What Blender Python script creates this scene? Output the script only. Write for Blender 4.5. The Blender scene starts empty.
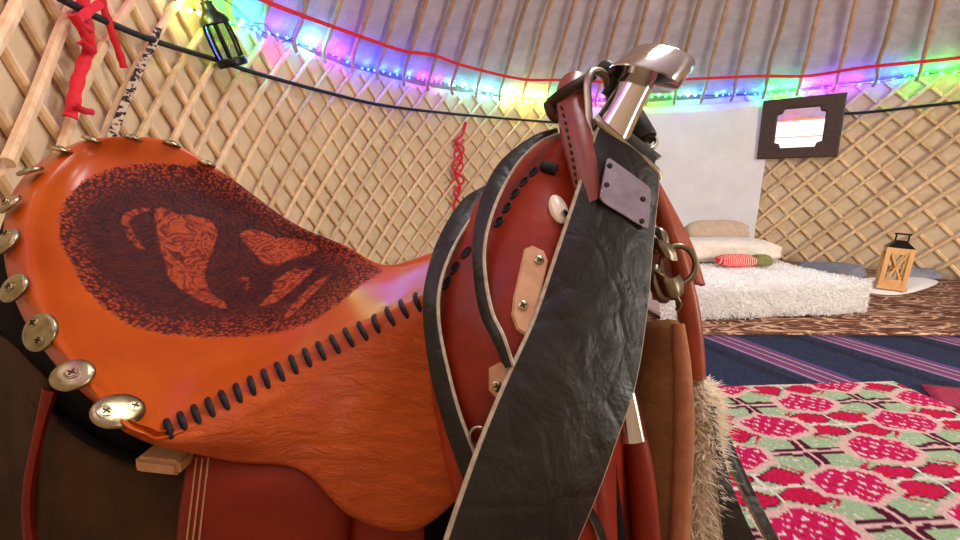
import bpy, bmesh, math, random
from mathutils import Vector, Matrix, noise
from mathutils.bvhtree import BVHTree
random.seed(7)
S = bpy.context.scene
COL = S.collection
rad = math.radians

# ------------------------------------------------------------------ camera, world, light, exposure
FPX, TILT, HC = 430.0, rad(11), 0.68
cd = bpy.data.cameras.new('camera'); cam = bpy.data.objects.new('camera', cd); COL.objects.link(cam)
cam.location = (0, 0, HC); cam.rotation_euler = (rad(90) - TILT, 0, 0)
cd.sensor_width = 36; cd.lens = FPX / 960 * 36; cd.clip_start = 0.02
S.camera = cam
w = bpy.data.worlds.new('world'); S.world = w; w.use_nodes = True
w.node_tree.nodes['Background'].inputs[0].default_value = (1.0, 0.86, 0.74, 1)
w.node_tree.nodes['Background'].inputs[1].default_value = 0.05
S.view_settings.view_transform = 'Standard'; S.view_settings.look = 'None'
S.view_settings.exposure = 0.22; S.view_settings.gamma = 1.0
CX, CY, RW = 1.27, 1.96, 2.52            # yurt plan
KX, KY, KZ, KR = 0.88, 0.92, 2.75, 0.42  # smoke ring
def add_light(name, kind, loc, energy, color, size=0.1, target=None, size_y=None):
    l = bpy.data.lights.new(name, kind); l.energy = energy; l.color = color
    if kind == 'AREA':
        l.size = size
        if size_y: l.shape = 'RECTANGLE'; l.size_y = size_y
    else: l.shadow_soft_size = size
    o = bpy.data.objects.new(name, l); COL.objects.link(o); o.location = loc
    if target is not None:
        o.rotation_euler = (Vector(target) - Vector(loc)).to_track_quat('-Z', 'Y').to_euler()
    return o
# daylight through the open smoke ring, daylight through the doorway, an added warm fill lamp without a fixture
add_light('skylight_through_smoke_ring', 'AREA', (KX, KY, KZ + 0.12), 52, (0.95, 0.93, 1.0), 0.75, (KX, KY, 0))
DOOR_A = rad(-48)
DOOR = Vector((CX + RW * math.cos(DOOR_A), CY + RW * math.sin(DOOR_A), 0.85))
add_light('daylight_in_doorway', 'AREA', (DOOR.x + .05, DOOR.y - .05, 1.05), 66, (1.0, 0.95, 0.86), 0.7, (2.1, 3.3, 0.4), 1.2)
add_light('added_warm_fill', 'POINT', (0.95, 1.15, 1.95), 24, (1.0, 0.89, 0.74), 0.10)

# ------------------------------------------------------------------ projection helpers
ct, st = math.cos(TILT), math.sin(TILT)
CAMP = Vector((0, 0, HC)); FW = Vector((0, ct, -st)); UP = Vector((0, st, ct)); RT = Vector((1, 0, 0))
def ray(px, py): return RT * ((px - 480) / FPX) + UP * ((270 - py) / FPX) + FW
def P(px, py, z): return CAMP + ray(px, py) * z
def ground(px, py, z=0.0):
    d = ray(px, py); return CAMP + d * ((z - HC) / d.z)
def wallpt(px, py, inset=0.0):
    d = ray(px, py); r = RW - inset
    ox, oy = -CX, -CY
    a = d.x**2 + d.y**2; b = ox * d.x + oy * d.y; c = ox**2 + oy**2 - r * r
    return CAMP + d * ((-b + math.sqrt(b * b - a * c)) / a)
def wall(a, z, inset=0.0): return Vector((CX + (RW - inset) * math.cos(a), CY + (RW - inset) * math.sin(a), z))
def ang(p): return math.atan2(p.y - CY, p.x - CX)
ZR = 1.46                                  # where the roof cone leaves the wall
def roof_surface(a, t, drop=0.0):
    b = wall(a, ZR, 0.0); c = Vector((KX + KR * math.cos(a), KY + KR * math.sin(a), KZ))
    p = b.lerp(c, t); p.z -= drop
    p.z += 0.16 * math.sin(math.pi * min(1, t * 1.0)) * (1 - t)     # poles bow upwards near the wall
    return p
def roof_z(x, y, drop=0.0):
    lo, hi = 0.0, 1.0
    for _ in range(26):
        t = (lo + hi) / 2
        cx = CX + (KX - CX) * t; cy = CY + (KY - CY) * t; r = RW + (KR - RW) * t
        if math.hypot(x - cx, y - cy) < r: lo = t
        else: hi = t
    t = lo; cx = CX + (KX - CX) * t; cy = CY + (KY - CY) * t
    return roof_surface(math.atan2(y - cy, x - cx), t, drop)
def roofpt(px, py, drop=0.0):
    d = ray(px, py); s = 0.3
    while s < 6:
        p = CAMP + d * s
        if math.hypot(p.x - CX, p.y - CY) > RW: return wallpt(px, py, 0.03)
        if p.z > roof_z(p.x, p.y, drop).z: return p
        s += 0.012
    return wallpt(px, py, 0.03)

# ------------------------------------------------------------------ materials
def lin(r, g, b):
    f = lambda c: (c / 255 / 12.92) if c / 255 <= 0.04045 else ((c / 255 + 0.055) / 1.055) ** 2.4
    return (f(r), f(g), f(b), 1)
class N:
    def __init__(s, name):
        s.m = bpy.data.materials.new(name); s.m.use_nodes = True; s.t = s.m.node_tree
        s.b = s.t.nodes['Principled BSDF']; s.tc = None
    def n(s, typ, **kw):
        x = s.t.nodes.new(typ)
        for k, v in kw.items(): setattr(x, k, v)
        return x
    def l(s, a, b): s.t.links.new(a, b)
    def obj(s):
        if not s.tc: s.tc = s.n('ShaderNodeTexCoord')
        return s.tc.outputs['Object']
    def map(s, scale=(1, 1, 1), src=None, rot=(0, 0, 0)):
        m = s.n('ShaderNodeMapping'); m.inputs['Scale'].default_value = scale; m.inputs['Rotation'].default_value = rot
        s.l(src or s.obj(), m.inputs[0]); return m.outputs[0]
    def noise(s, scale, detail=4, rough=.55, vec=None, dist=0):
        x = s.n('ShaderNodeTexNoise'); x.inputs['Scale'].default_value = scale; x.inputs['Detail'].default_value = detail
        x.inputs['Roughness'].default_value = rough; x.inputs['Distortion'].default_value = dist
        s.l(vec or s.obj(), x.inputs['Vector']); return x.outputs['Fac']
    def voro(s, scale, vec=None, feature='F1'):
        x = s.n('ShaderNodeTexVoronoi'); x.feature = feature; x.inputs['Scale'].default_value = scale
        s.l(vec or s.obj(), x.inputs['Vector']); return x.outputs['Distance']
    def ramp(s, fac, stops, mode='LINEAR'):
        x = s.n('ShaderNodeValToRGB'); x.color_ramp.interpolation = mode
        e = x.color_ramp.elements
        while len(e) < len(stops): e.new(0.5)
        for k, (p, c) in enumerate(stops): e[k].position = p; e[k].color = c if len(c) == 4 else (*c, 1)
        s.l(fac, x.inputs[0]); return x.outputs[0]
    def math(s, op, a, b=None, clamp=False):
        x = s.n('ShaderNodeMath', operation=op); x.use_clamp = clamp
        for i, v in enumerate((a, b)):
            if v is None: continue
            if isinstance(v, (int, float)): x.inputs[i].default_value = v
            else: s.l(v, x.inputs[i])
        return x.outputs[0]
    def mix(s, fac, a, b, mode='MIX'):
        x = s.n('ShaderNodeMix', data_type='RGBA', blend_type=mode)
        for i, v in ((0, fac), (6, a), (7, b)):
            if isinstance(v, (int, float)): x.inputs[i].default_value = v
            elif isinstance(v, tuple): x.inputs[i].default_value = v
            else: s.l(v, x.inputs[i])
        return x.outputs[2]
    def bump(s, h, strength=.3, dist=.002):
        x = s.n('ShaderNodeBump'); x.inputs['Strength'].default_value = strength; x.inputs['Distance'].default_value = dist
        s.l(h, x.inputs['Height'])
        if s.b.inputs['Normal'].is_linked: s.l(s.b.inputs['Normal'].links[0].from_socket, x.inputs['Normal'])
        s.l(x.outputs[0], s.b.inputs['Normal'])
    def set(s, **kw):
        for k, v in kw.items():
            i = s.b.inputs[k.replace('_', ' ')]
            if hasattr(v, 'is_linked') : s.l(v, i)
            else: i.default_value = v
        return s
def simple(name, c, c2=None, rough=.6, metal=0.0, scale=20, bump=0.0, bscale=None, coat=0.0, stretch=(1, 1, 1), dist=.002, spec=.5, objvar=0):
    k = N(name)
    v = k.map(stretch)
    col = c
    if c2: col = k.ramp(k.noise(scale, 5, .6, v), [(.3, c), (.7, c2)])
    if objvar:
        oi = k.n('ShaderNodeObjectInfo')
        hv = k.n('ShaderNodeHueSaturation'); 
        k.l(k.math('ADD', k.math('MULTIPLY', oi.outputs['Random'], objvar), 1 - objvar / 2), hv.inputs['Value'])
        if isinstance(col, tuple): hv.inputs['Color'].default_value = col
        else: k.l(col, hv.inputs['Color'])
        col = hv.outputs[0]
    k.set(Base_Color=col, Roughness=rough, Metallic=metal, Coat_Weight=coat, Coat_Roughness=.25, Specular_IOR_Level=spec)
    if bump: k.bump(k.noise(bscale or scale, 6, .65, v), bump, dist)
    return k.m

M = {}
M['wall_felt'] = simple('cream_felt', lin(208, 182, 146), lin(224, 203, 168), .95, scale=7, bump=.5, bscale=60, dist=.004, spec=.1)
M['roof_felt'] = simple('grey_felt', lin(186, 175, 182), lin(210, 201, 206), .95, scale=9, bump=.8, bscale=14, dist=.02, spec=.1)
M['lath'] = simple('lath_wood', lin(206, 170, 124), lin(236, 206, 160), .65, scale=30, bump=.3, stretch=(1, 1, .2), objvar=.3)
M['pole'] = simple('pole_wood', lin(196, 164, 132), lin(170, 130, 96), .7, scale=14, bump=.3, objvar=.4)
M['floor'] = simple('earth_board', lin(120, 84, 60), lin(150, 110, 80), .9, scale=8)
M['red_cloth'] = simple('red_ribbon', lin(190, 18, 34), lin(220, 30, 40), .75, scale=40, bump=.4)
M['dark_cord'] = simple('dark_cord', lin(22, 18, 18), None, .8)
M['white_sheet'] = simple('white_sheet', lin(226, 222, 222), lin(238, 235, 235), .9, scale=5, bump=.3, bscale=10, dist=.01)
M['frame_wood'] = simple('dark_carved_wood', lin(70, 40, 26), lin(44, 26, 18), .5, scale=40, bump=.8, bscale=45, dist=.004)
M['mirror'] = simple('mirror_glass', lin(240, 240, 244), None, .02, 1.0)
M['black_metal'] = simple('black_metal', lin(22, 24, 24), lin(36, 38, 38), .35, .6, scale=40)
M['black_rubber'] = simple('black_rubber', lin(14, 14, 14), None, .45)
M['chrome'] = simple('polished_steel', lin(196, 194, 190), lin(180, 176, 170), .12, 1.0, scale=20)
M['steel'] = simple('dull_steel', lin(178, 170, 150), lin(140, 132, 112), .3, 1.0, scale=60, bump=.15)
M['plate'] = simple('silver_plate', lin(214, 214, 222), lin(176, 176, 186), .12, 1.0, scale=60, bump=.08)
M['brass'] = simple('aged_nickel_brass', lin(176, 166, 132), lin(130, 120, 88), .26, 1.0, scale=120, bump=.2)
M['pewter'] = simple('dull_pewter', lin(132, 124, 102), lin(98, 90, 70), .33, 1.0, scale=80, bump=.15)
M['slot'] = simple('dark_slot', lin(50, 40, 24), None, .5, .8)
M['tan_leather'] = simple('rawhide_tan', lin(200, 160, 116), lin(176, 130, 90), .5, scale=60, bump=.3)
M['bone'] = simple('bone_plastic', lin(226, 216, 190), None, .35)
M['stitch'] = simple('dark_lace', lin(14, 10, 12), lin(30, 22, 26), .6, scale=200, bump=.3, spec=.25)
M['red_leather'] = simple('red_brown_leather', lin(132, 38, 14), lin(104, 26, 10), .5, scale=14, bump=.35, bscale=160, coat=.04, dist=.0015, spec=.22)
M['maroon_leather'] = simple('dark_maroon_leather', lin(128, 54, 32), lin(92, 32, 22), .4, scale=14, bump=.35, bscale=160, coat=.15, dist=.0015)
M['orange_strap'] = simple('orange_tan_leather', lin(158, 70, 30), lin(128, 50, 22), .42, scale=40, bump=.25, coat=.1, dist=.001, spec=.3)
M['dark_skirt'] = simple('dark_brown_leather', lin(70, 48, 26), lin(42, 28, 18), .65, scale=18, bump=.4, bscale=90, spec=.15)
M['black_gap'] = simple('plain_black', lin(12, 8, 8), None, .9, spec=.1)  # near-black, also used as shade in the gaps under the saddle
M['raw_edge'] = simple('raw_cut_edge', lin(186, 176, 150), lin(150, 138, 112), .85, scale=150, bump=.5)
M['suede'] = simple('brown_suede', lin(138, 100, 60), lin(104, 72, 42), .95, scale=30, bump=.8, bscale=220, spec=.1)
M['fleece_edge'] = simple('suede_tan_edge', lin(172, 116, 74), lin(146, 92, 56), .85, scale=50, bump=.6, bscale=200)
M['sheepskin'] = simple('sheepskin_wool', lin(246, 240, 222), lin(236, 226, 200), .95, scale=50, spec=.1)
def wool(name, c, c2):
    k = N(name); col = k.ramp(k.noise(25, 4), [(.3, c), (.7, c2)])
    d = k.n('ShaderNodeBsdfDiffuse'); t = k.n('ShaderNodeBsdfTranslucent'); m = k.n('ShaderNodeMixShader')
    m.inputs[0].default_value = .5
    k.l(col, d.inputs[0]); k.l(col, t.inputs[0]); k.l(d.outputs[0], m.inputs[1]); k.l(t.outputs[0], m.inputs[2])
    k.l(m.outputs[0], k.t.nodes['Material Output'].inputs[0]); return k.m
M['wool_pile'] = wool('wool_fibres', lin(250, 244, 228), lin(236, 226, 200))
M['fur_pile'] = wool('fur_fibres', lin(252, 251, 248), lin(244, 242, 240))
M['white_fur'] = simple('white_fur', lin(248, 247, 244), lin(242, 240, 238), .9, scale=12, spec=.2)
M['rattle_wood'] = simple('lantern_pine', lin(216, 166, 104), lin(196, 142, 84), .6, scale=30, stretch=(1, 1, .2))
M['pillow_tan'] = simple('beige_linen', lin(186, 164, 140), lin(168, 146, 122), .95, scale=30, bump=.3)
M['blanket'] = simple('cream_blanket', lin(216, 206, 192), lin(196, 186, 172), .95, scale=20, bump=.8, bscale=18, dist=.01)
M['grey_cloth'] = simple('grey_cloth', lin(150, 150, 156), lin(120, 120, 130), .95, scale=20, bump=.4)
M['green_cloth'] = simple('green_cloth', lin(92, 104, 50), lin(130, 120, 70), .95, scale=60)
M['cloth_white'] = simple('white_felt', lin(238, 234, 228), None, .9)
M['stand_wood'] = simple('stand_wood', lin(70, 46, 30), lin(50, 32, 22), .7, scale=10)
M['candle'] = simple('wax', lin(236, 224, 200), None, .5)
def black_leather():
    k = N('black_strap_leather')
    k.set(Base_Color=k.ramp(k.noise(26, 6, .6), [(.3, lin(9, 8, 5)), (.75, lin(30, 28, 18))]), Roughness=k.ramp(k.noise(40, 6), [(.3, (.32,) * 3), (.7, (.52,) * 3)]), Specular_IOR_Level=.35)
    k.bump(k.noise(26, 4, .5, None, .4), .4, .012)
    w2 = k.math('MULTIPLY', k.voro(17, None, 'DISTANCE_TO_EDGE'), 14, True)
    k.bump(w2, .22, .002)
    k.bump(k.noise(300, 3), .25, .0006)
    return k.m
M['black_leather'] = black_leather()
def kilim():
    k = N('striped_kilim')
    uv = k.n('ShaderNodeUVMap').outputs[0]
    sep = k.n('ShaderNodeSeparateXYZ'); k.l(uv, sep.inputs[0])
    navy, blk = lin(26, 34, 54), lin(18, 20, 32)
    pk, wt, pu, bl, rd = lin(118, 60, 92), lin(168, 150, 160), lin(84, 52, 92), lin(50, 66, 116), lin(134, 36, 52)
    f = k.math('FRACT', k.math('ADD', sep.outputs[0], k.math('MULTIPLY', k.noise(30, 2), .012)))
    c = k.ramp(f, [(0, navy), (.30, blk), (.42, navy), (.52, pu), (.545, wt), (.56, pk), (.60, bl), (.625, rd), (.66, wt), (.675, pu), (.72, pk), (.75, wt), (.765, pu), (.80, rd), (.82, bl), (.85, navy)], 'CONSTANT')
    k.set(Base_Color=k.mix(k.ramp(k.noise(120, 2), [(.35, (0, 0, 0)), (.8, (.5,) * 3)]), c, lin(70, 66, 86)), Roughness=.95, Specular_IOR_Level=.1)
    k.bump(k.noise(260, 2), .6, .003)
    return k.m
M['kilim'] = kilim()
def attr_cloth(name, bscale, bump, dist):
    k = N(name); a = k.n('ShaderNodeVertexColor'); a.layer_name = 'pattern'
    k.set(Base_Color=k.mix(k.ramp(k.noise(220, 3), [(.3, (0, 0, 0)), (.8, (.35,) * 3)]), a.outputs[0], lin(60, 20, 36)), Roughness=.97, Specular_IOR_Level=.08)
    k.bump(k.noise(bscale, 4), bump, dist); return k.m
M['rug'] = attr_cloth('woven_rug_pile', 150, 1.0, .012)
def felt_runner():
    k = N('patterned_brown_felt')
    f = k.math('FRACT', k.math('MULTIPLY', k.noise(5, 3, .5, k.map((.7, 2.2, 1), rot=(0, 0, .5)), 1.0), 7))
    c = k.ramp(f, [(.0, lin(70, 42, 34)), (.35, lin(122, 84, 64)), (.5, lin(190, 150, 122)), (.62, lin(206, 172, 142)), (.72, lin(120, 80, 62)), (1, lin(70, 42, 34))])
    k.set(Base_Color=c, Roughness=.97, Specular_IOR_Level=.08); k.bump(k.noise(80, 4), .6, .006); return k.m
M['runner'] = felt_runner()
def red_pattern():
    k = N('red_patterned_cloth'); wv = k.n('ShaderNodeTexWave'); wv.inputs['Scale'].default_value = 24; wv.inputs['Distortion'].default_value = 3
    k.l(k.obj(), wv.inputs[0])
    k.set(Base_Color=k.ramp(wv.outputs['Fac'], [(.0, lin(206, 34, 44)), (.8, lin(214, 40, 46)), (.92, lin(236, 210, 190))]), Roughness=.9); return k.m
M['red_pattern'] = red_pattern()
M['red_pattern2'] = simple('magenta_wool', lin(150, 22, 60), lin(110, 16, 46), .95, scale=60, bump=.6, bscale=150)
def snake():
    k = N('mottled_woven_band')
    k.set(Base_Color=k.ramp(k.noise(60, 3), [(.47, lin(40, 30, 26)), (.53, lin(196, 180, 150))]), Roughness=.9); return k.m
M['band'] = snake()
def emit(name, c, s):
    k = N(name); k.set(Base_Color=c, Emission_Color=c, Emission_Strength=s, Roughness=.3); return k.m
BULBS = {'blue': (.01, .04, 1), 'green': (.02, 1, .06), 'cyan': (.1, .75, 1), 'magenta': (1, .01, .35), 'warm': (.85, 1, .18), 'violet': (.22, .01, 1)}
for k_, c_ in BULBS.items(): M['bulb_' + k_] = emit('glowing_%s_bulb' % k_, (*c_, 1), 32)
M['daylight'] = emit('bright_daylight', (1, .96, .9, 1), 0.75)  # glow for the added window pane and the panel outside the door
def glass():
    k = N('smoky_glass'); k.set(Base_Color=(.35, .36, .36, 1), Roughness=.03, Transmission_Weight=1.0, IOR=1.2); return k.m
M['glass'] = glass()
def seat_leather():
    k = N('orange_saddle_leather')
    A = lambda n: (lambda x: x.outputs['Fac'])(k.n('ShaderNodeAttribute', attribute_name=n))
    base = k.ramp(k.noise(9, 5, .6), [(.3, lin(178, 80, 14)), (.7, lin(158, 60, 9))])
    e = A('emb'); f = A('fig'); wr = A('wrinkle')
    edge = k.math('ADD', e, k.math('MULTIPLY', k.math('SUBTRACT', k.voro(300), .35), -5))
    em = k.math('MULTIPLY', k.math('ADD', edge, 2), .4, True)
    em.node.use_clamp = True
    vor = k.voro(230); 
    scal = k.ramp(k.math('ADD', vor, k.math('MULTIPLY', e, .007)), [(.22, lin(158, 60, 24)), (.66, lin(62, 18, 14))])
    deep = k.ramp(k.noise(70, 5, .7), [(.3, lin(36, 10, 10)), (.7, lin(78, 24, 18))])
    tool = k.mix(k.math('MULTIPLY', k.math('ADD', e, -10), .045, True), scal, deep)
    lines = k.math('FRACT', k.math('MULTIPLY', k.noise(30, 2, .5, None, 1.2), 7))
    figc = k.ramp(lines, [(.0, lin(66, 20, 16)), (.16, lin(132, 44, 22)), (.5, lin(172, 74, 34)), (.9, lin(132, 44, 22)), (1, lin(66, 20, 16))])
    fm = k.math('MULTIPLY', k.math('ADD', f, k.math('MULTIPLY', k.math('SUBTRACT', k.noise(110, 3), .5), 4)), .5, True)
    outl = k.math('SUBTRACT', 1.0, k.math('MULTIPLY', k.math('ABSOLUTE', k.math('ADD', f, -1.0)), .5, True), True)
    tool = k.mix(k.math('MULTIPLY', fm, .82), tool, figc); tool = k.mix(k.math('MULTIPLY', outl, .75), tool, lin(40, 12, 12))
    col = k.mix(em, base, tool)
    k.set(Base_Color=col, Roughness=k.ramp(em, [(0, (.30,) * 3), (1, (.62,) * 3)]), Coat_Weight=k.ramp(em, [(0, (.14,) * 3), (1, (.0,) * 3)]), Coat_Roughness=.18, Specular_IOR_Level=.16)
    wn = k.noise(42, 6, .7, k.map((1, 1, 3.2)), .8)
    k.bump(k.math('MULTIPLY', wn, wr), .7, .012)
    k.bump(k.math('MULTIPLY', k.math('SUBTRACT', vor, k.math('MULTIPLY', fm, .4)), em), .35, .004)
    k.bump(k.noise(420, 3), .18, .0006)
    return k.m
M['seat'] = seat_leather()
def swell_leather():
    k = N('red_swell_leather')
    k.set(Base_Color=k.ramp(k.noise(10, 5, .6), [(.3, lin(150, 48, 18)), (.75, lin(98, 24, 14))]), Roughness=.36, Coat_Weight=.12, Coat_Roughness=.18, Specular_IOR_Level=.18)
    k.bump(k.noise(34, 5, .6), .25, .004); k.bump(k.noise(400, 3), .2, .0006); return k.m
M['swell'] = swell_leather()

# ------------------------------------------------------------------ mesh helpers
def link(name, me, mats=None, parent=None, smooth=True):
    o = bpy.data.objects.new(name, me); COL.objects.link(o)
    for m in (mats if isinstance(mats, (list, tuple)) else [mats] if mats else []): me.materials.append(m)
    if smooth:
        for p in me.polygons: p.use_smooth = True
    if parent is not None:
        o.parent = parent
        o.matrix_parent_inverse = Matrix.Translation(-parent.location)
    return o
def mesh(name, vs, fs, mats=None, parent=None, smooth=True):
    me = bpy.data.meshes.new(name); me.from_pydata([tuple(v) for v in vs], [], fs); me.update()
    return link(name, me, mats, parent, smooth)
def frombm(name, bm, mats=None, parent=None, smooth=True):
    me = bpy.data.meshes.new(name); bm.normal_update(); bm.to_mesh(me); bm.free()
    return link(name, me, mats, parent, smooth)
def thing(name, label, cat, loc=(0, 0, 0), group=None):
    o = bpy.data.objects.new(name, None); COL.objects.link(o); o.location = loc; o.empty_display_size = .05
    return tag(o, label, cat, group)
def tag(o, label=None, cat=None, group=None, kind=None):
    if label: o['label'] = label
    if cat: o['category'] = cat
    if group: o['group'] = group
    if kind: o['kind'] = kind
    return o
def structure(o): o['kind'] = 'structure'; return o
def cr(p0, p1, p2, p3, t):
    return 0.5 * ((2 * p1) + (p2 - p0) * t + (2 * p0 - 5 * p1 + 4 * p2 - p3) * t * t + (3 * p1 - p0 - 3 * p2 + p3) * t ** 3)
def curve(pts, n):
    """n samples per span through every point"""
    q = [pts[0] * 2 - pts[1]] + list(pts) + [pts[-1] * 2 - pts[-2]]
    out = []
    for i in range(len(pts) - 1):
        for k in range(n): out.append(cr(q[i], q[i + 1], q[i + 2], q[i + 3], k / n))
    return out + [pts[-1].copy()]
def patch(name, cols, n, mats, parent=None, thick=0.0, rim=0, toward=CAMP):
    """smooth leather sheet through a grid of points"""
    a = [curve(c, n) for c in cols]
    rows = [curve([a[i][j] for i in range(len(a))], n) for j in range(len(a[0]))]
    nv, nu = len(rows), len(rows[0])
    vs = [p for r in rows for p in r]
    fs = [(j * nu + i, j * nu + i + 1, (j + 1) * nu + i + 1, (j + 1) * nu + i) for j in range(nv - 1) for i in range(nu - 1)]
    nrm = (vs[1] - vs[0]).cross(vs[nu] - vs[0])
    s = 0
    for f in fs[::7]:
        c = vs[f[0]]; nn = (vs[f[1]] - c).cross(vs[f[3]] - c)
        if nn.length: s += nn.normalized().dot((toward - c).normalized())
    if s < 0: fs = [tuple(reversed(f)) for f in fs]
    o = mesh(name, vs, fs, mats, parent)
    if thick:
        m = o.modifiers.new('thickness', 'SOLIDIFY'); m.thickness = thick; m.offset = -1
        if rim: m.material_offset_rim = rim
    o['_n'] = 0; del o['_n']
    return o, rows
def bvh_of(o):
    me = o.data
    mw = Matrix.Identity(4)
    return BVHTree.FromPolygons([v.co.copy() for v in me.vertices], [tuple(p.vertices) for p in me.polygons])
def hit(tree, px, py):
    d = ray(px, py).normalized(); r = tree.ray_cast(CAMP, d)
    if r[0] is None:
        r = tree.find_nearest(P(px, py, .36))
    n = r[1]
    if n.dot(d) > 0: n = -n
    return r[0], n
def ribbon(name, L, R, n, th, mats, parent=None, away=None, cross=6, crown=0.0):
    """flat strap between two edge lines, real thickness; material 0 on faces, 1 on the cut edges"""
    l = curve(L, n); r = curve(R, n)
    vs, fs, mi = [], [], []
    m = len(l); w = cross + 1
    tops = []
    for i in range(m):
        tg = (l[min(i + 1, m - 1)] - l[max(i - 1, 0)]) + (r[min(i + 1, m - 1)] - r[max(i - 1, 0)])
        nn = tg.cross(r[i] - l[i]).normalized()
        if nn.dot(CAMP - l[i]) < 0: nn = -nn
        tops.append(nn)
    ref = tops[0]
    for i in range(m):
        if tops[i].dot(ref) < 0: tops[i] = -tops[i]
        ref = tops[i]
    for i in range(m):
        for k in range(w):
            u = k / cross; p = l[i].lerp(r[i], u) + tops[i] * crown * 4 * u * (1 - u)
            vs += [p + tops[i] * th / 2, p - tops[i] * th / 2]
    idx = lambda i, k, s: (i * w + k) * 2 + s
    for i in range(m - 1):
        for k in range(cross):
            fs.append((idx(i, k, 0), idx(i, k + 1, 0), idx(i + 1, k + 1, 0), idx(i + 1, k, 0))); mi.append(0)
            fs.append((idx(i, k, 1), idx(i + 1, k, 1), idx(i + 1, k + 1, 1), idx(i, k + 1, 1))); mi.append(0)
        for k in (0, cross):
            fs.append((idx(i, k, 0), idx(i + 1, k, 0), idx(i + 1, k, 1), idx(i, k, 1))); mi.append(1)
    for i in (0, m - 1):
        for k in range(cross):
            fs.append((idx(i, k, 0), idx(i, k + 1, 0), idx(i, k + 1, 1), idx(i, k, 1))); mi.append(1)
    o = mesh(name, vs, fs, mats, parent)
    for p, x in zip(o.data.polygons, mi):
        p.material_index = min(x, len(o.data.materials) - 1); p.use_smooth = (x == 0)
    bm = bmesh.new(); bm.from_mesh(o.data); bmesh.ops.recalc_face_normals(bm, faces=bm.faces)
    for e in bm.edges:
        if len(e.link_faces) == 2 and e.link_faces[0].material_index != e.link_faces[1].material_index: e.smooth = False
        if len(e.link_faces) == 2 and e.calc_face_angle(0) > 1.0: e.smooth = False
    bm.to_mesh(o.data); bm.free()
    return o
def tube_bm(bm, pts, r, seg=10, cap=True, flat=None):
    """r: number or list; flat=(direction) squashes along"""
    m = len(pts); rs = r if isinstance(r, (list, tuple)) else [r] * m
    prev = None; rings = []
    for i, p in enumerate(pts):
        t = (pts[min(i + 1, m - 1)] - pts[max(i - 1, 0)])
        t = t.normalized() if t.length > 1e-9 else Vector((0, 0, 1))
        if prev is None:
            a = Vector((0, 0, 1)) if abs(t.z) < .9 else Vector((1, 0, 0)); x = (a - t * a.dot(t)).normalized()
        else:
            x = prev - t * prev.dot(t); x = x.normalized() if x.length > 1e-6 else t.orthogonal().normalized()
        prev = x; y = t.cross(x)
        rings.append([bm.verts.new(p + (x * math.cos(2 * math.pi * k / seg) + y * math.sin(2 * math.pi * k / seg)) * rs[i]) for k in range(seg)])
    for i in range(m - 1):
        for k in range(seg): bm.faces.new((rings[i][k], rings[i][(k + 1) % seg], rings[i + 1][(k + 1) % seg], rings[i + 1][k]))
    if cap:
        bm.faces.new(list(reversed(rings[0]))); bm.faces.new(rings[-1])
    return rings
def tube(name, pts, r, mats, parent=None, seg=10, n=0):
    if n:
        if isinstance(r, (list, tuple)):
            rr = [x.x for x in curve([Vector((v, 0, 0)) for v in r], n)]; r = rr
        pts = curve(pts, n)
    bm = bmesh.new(); tube_bm(bm, pts, r, seg); bmesh.ops.recalc_face_normals(bm, faces=bm.faces)
    o = frombm(name, bm, mats, parent)
    sharp_caps(o)
    return o
def sharp_caps(o, a=.9):
    bm = bmesh.new(); bm.from_mesh(o.data)
    for e in bm.edges:
        if len(e.link_faces) == 2 and e.calc_face_angle(0) > a: e.smooth = False
    bm.to_mesh(o.data); bm.free()
def frame_of(n, up=Vector((0, 0, 1))):
    z = n.normalized(); x = up.cross(z)
    if x.length < 1e-4: x = Vector((1, 0, 0))
    x.normalize(); y = z.cross(x)
    return Matrix((x, y, z)).transposed().to_4x4()
def lathe(name, prof, mat4, mats, parent=None, seg=28, sx=1.0, sy=1.0):
    bm = bmesh.new(); rings = []
    for r, z in prof:
        if r < 1e-6: rings.append([bm.verts.new(mat4 @ Vector((0, 0, z)))])
        else: rings.append([bm.verts.new(mat4 @ Vector((r * sx * math.cos(2 * math.pi * k / seg), r * sy * math.sin(2 * math.pi * k / seg), z))) for k in range(seg)])
    for a, b in zip(rings, rings[1:]):
        for k in range(seg):
            q = [a[k % len(a)], a[(k + 1) % len(a)], b[(k + 1) % len(b)], b[k % len(b)]]
            q = [v for i, v in enumerate(q) if v not in q[:i]]
            if len(q) > 2: bm.faces.new(q)
    bmesh.ops.recalc_face_normals(bm, faces=bm.faces)
    o = frombm(name, bm, mats, parent); sharp_caps(o, .8); return o
def box_bm(bm, c, s, mat4=None, bev=0.0):
    r = bmesh.ops.create_cube(bm, size=1)
    for v in r['verts']:
        v.co = Vector((v.co.x * s[0], v.co.y * s[1], v.co.z * s[2])) + Vector(c)
        if mat4 is not None: v.co = mat4 @ v.co
    if bev:
        es = list({e for v in r['verts'] for e in v.link_edges}); bmesh.ops.bevel(bm, geom=es, offset=bev, segments=2, affect='EDGES')
def box(name, c, s, mats, parent=None, mat4=None, bev=0.0):
    bm = bmesh.new(); box_bm(bm, c, s, mat4, bev); return frombm(name, bm, mats, parent, smooth=False)
def prism(name, poly, mat4, th, mats, parent=None, bev=0.0, smooth=False):
    """polygon in local xy, extruded from z=0 to z=th"""
    bm = bmesh.new()
    a = [bm.verts.new(mat4 @ Vector((x, y, 0))) for x, y in poly]; b = [bm.verts.new(mat4 @ Vector((x, y, th))) for x, y in poly]
    bm.faces.new(list(reversed(a))); top = bm.faces.new(b)
    for i in range(len(poly)):
        j = (i + 1) % len(poly); bm.faces.new((a[i], a[j], b[j], b[i]))
    bmesh.ops.recalc_face_normals(bm, faces=bm.faces)
    if bev: bmesh.ops.bevel(bm, geom=list(top.edges), offset=bev, segments=2, affect='EDGES')
    return frombm(name, bm, mats, parent, smooth=False)
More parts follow.
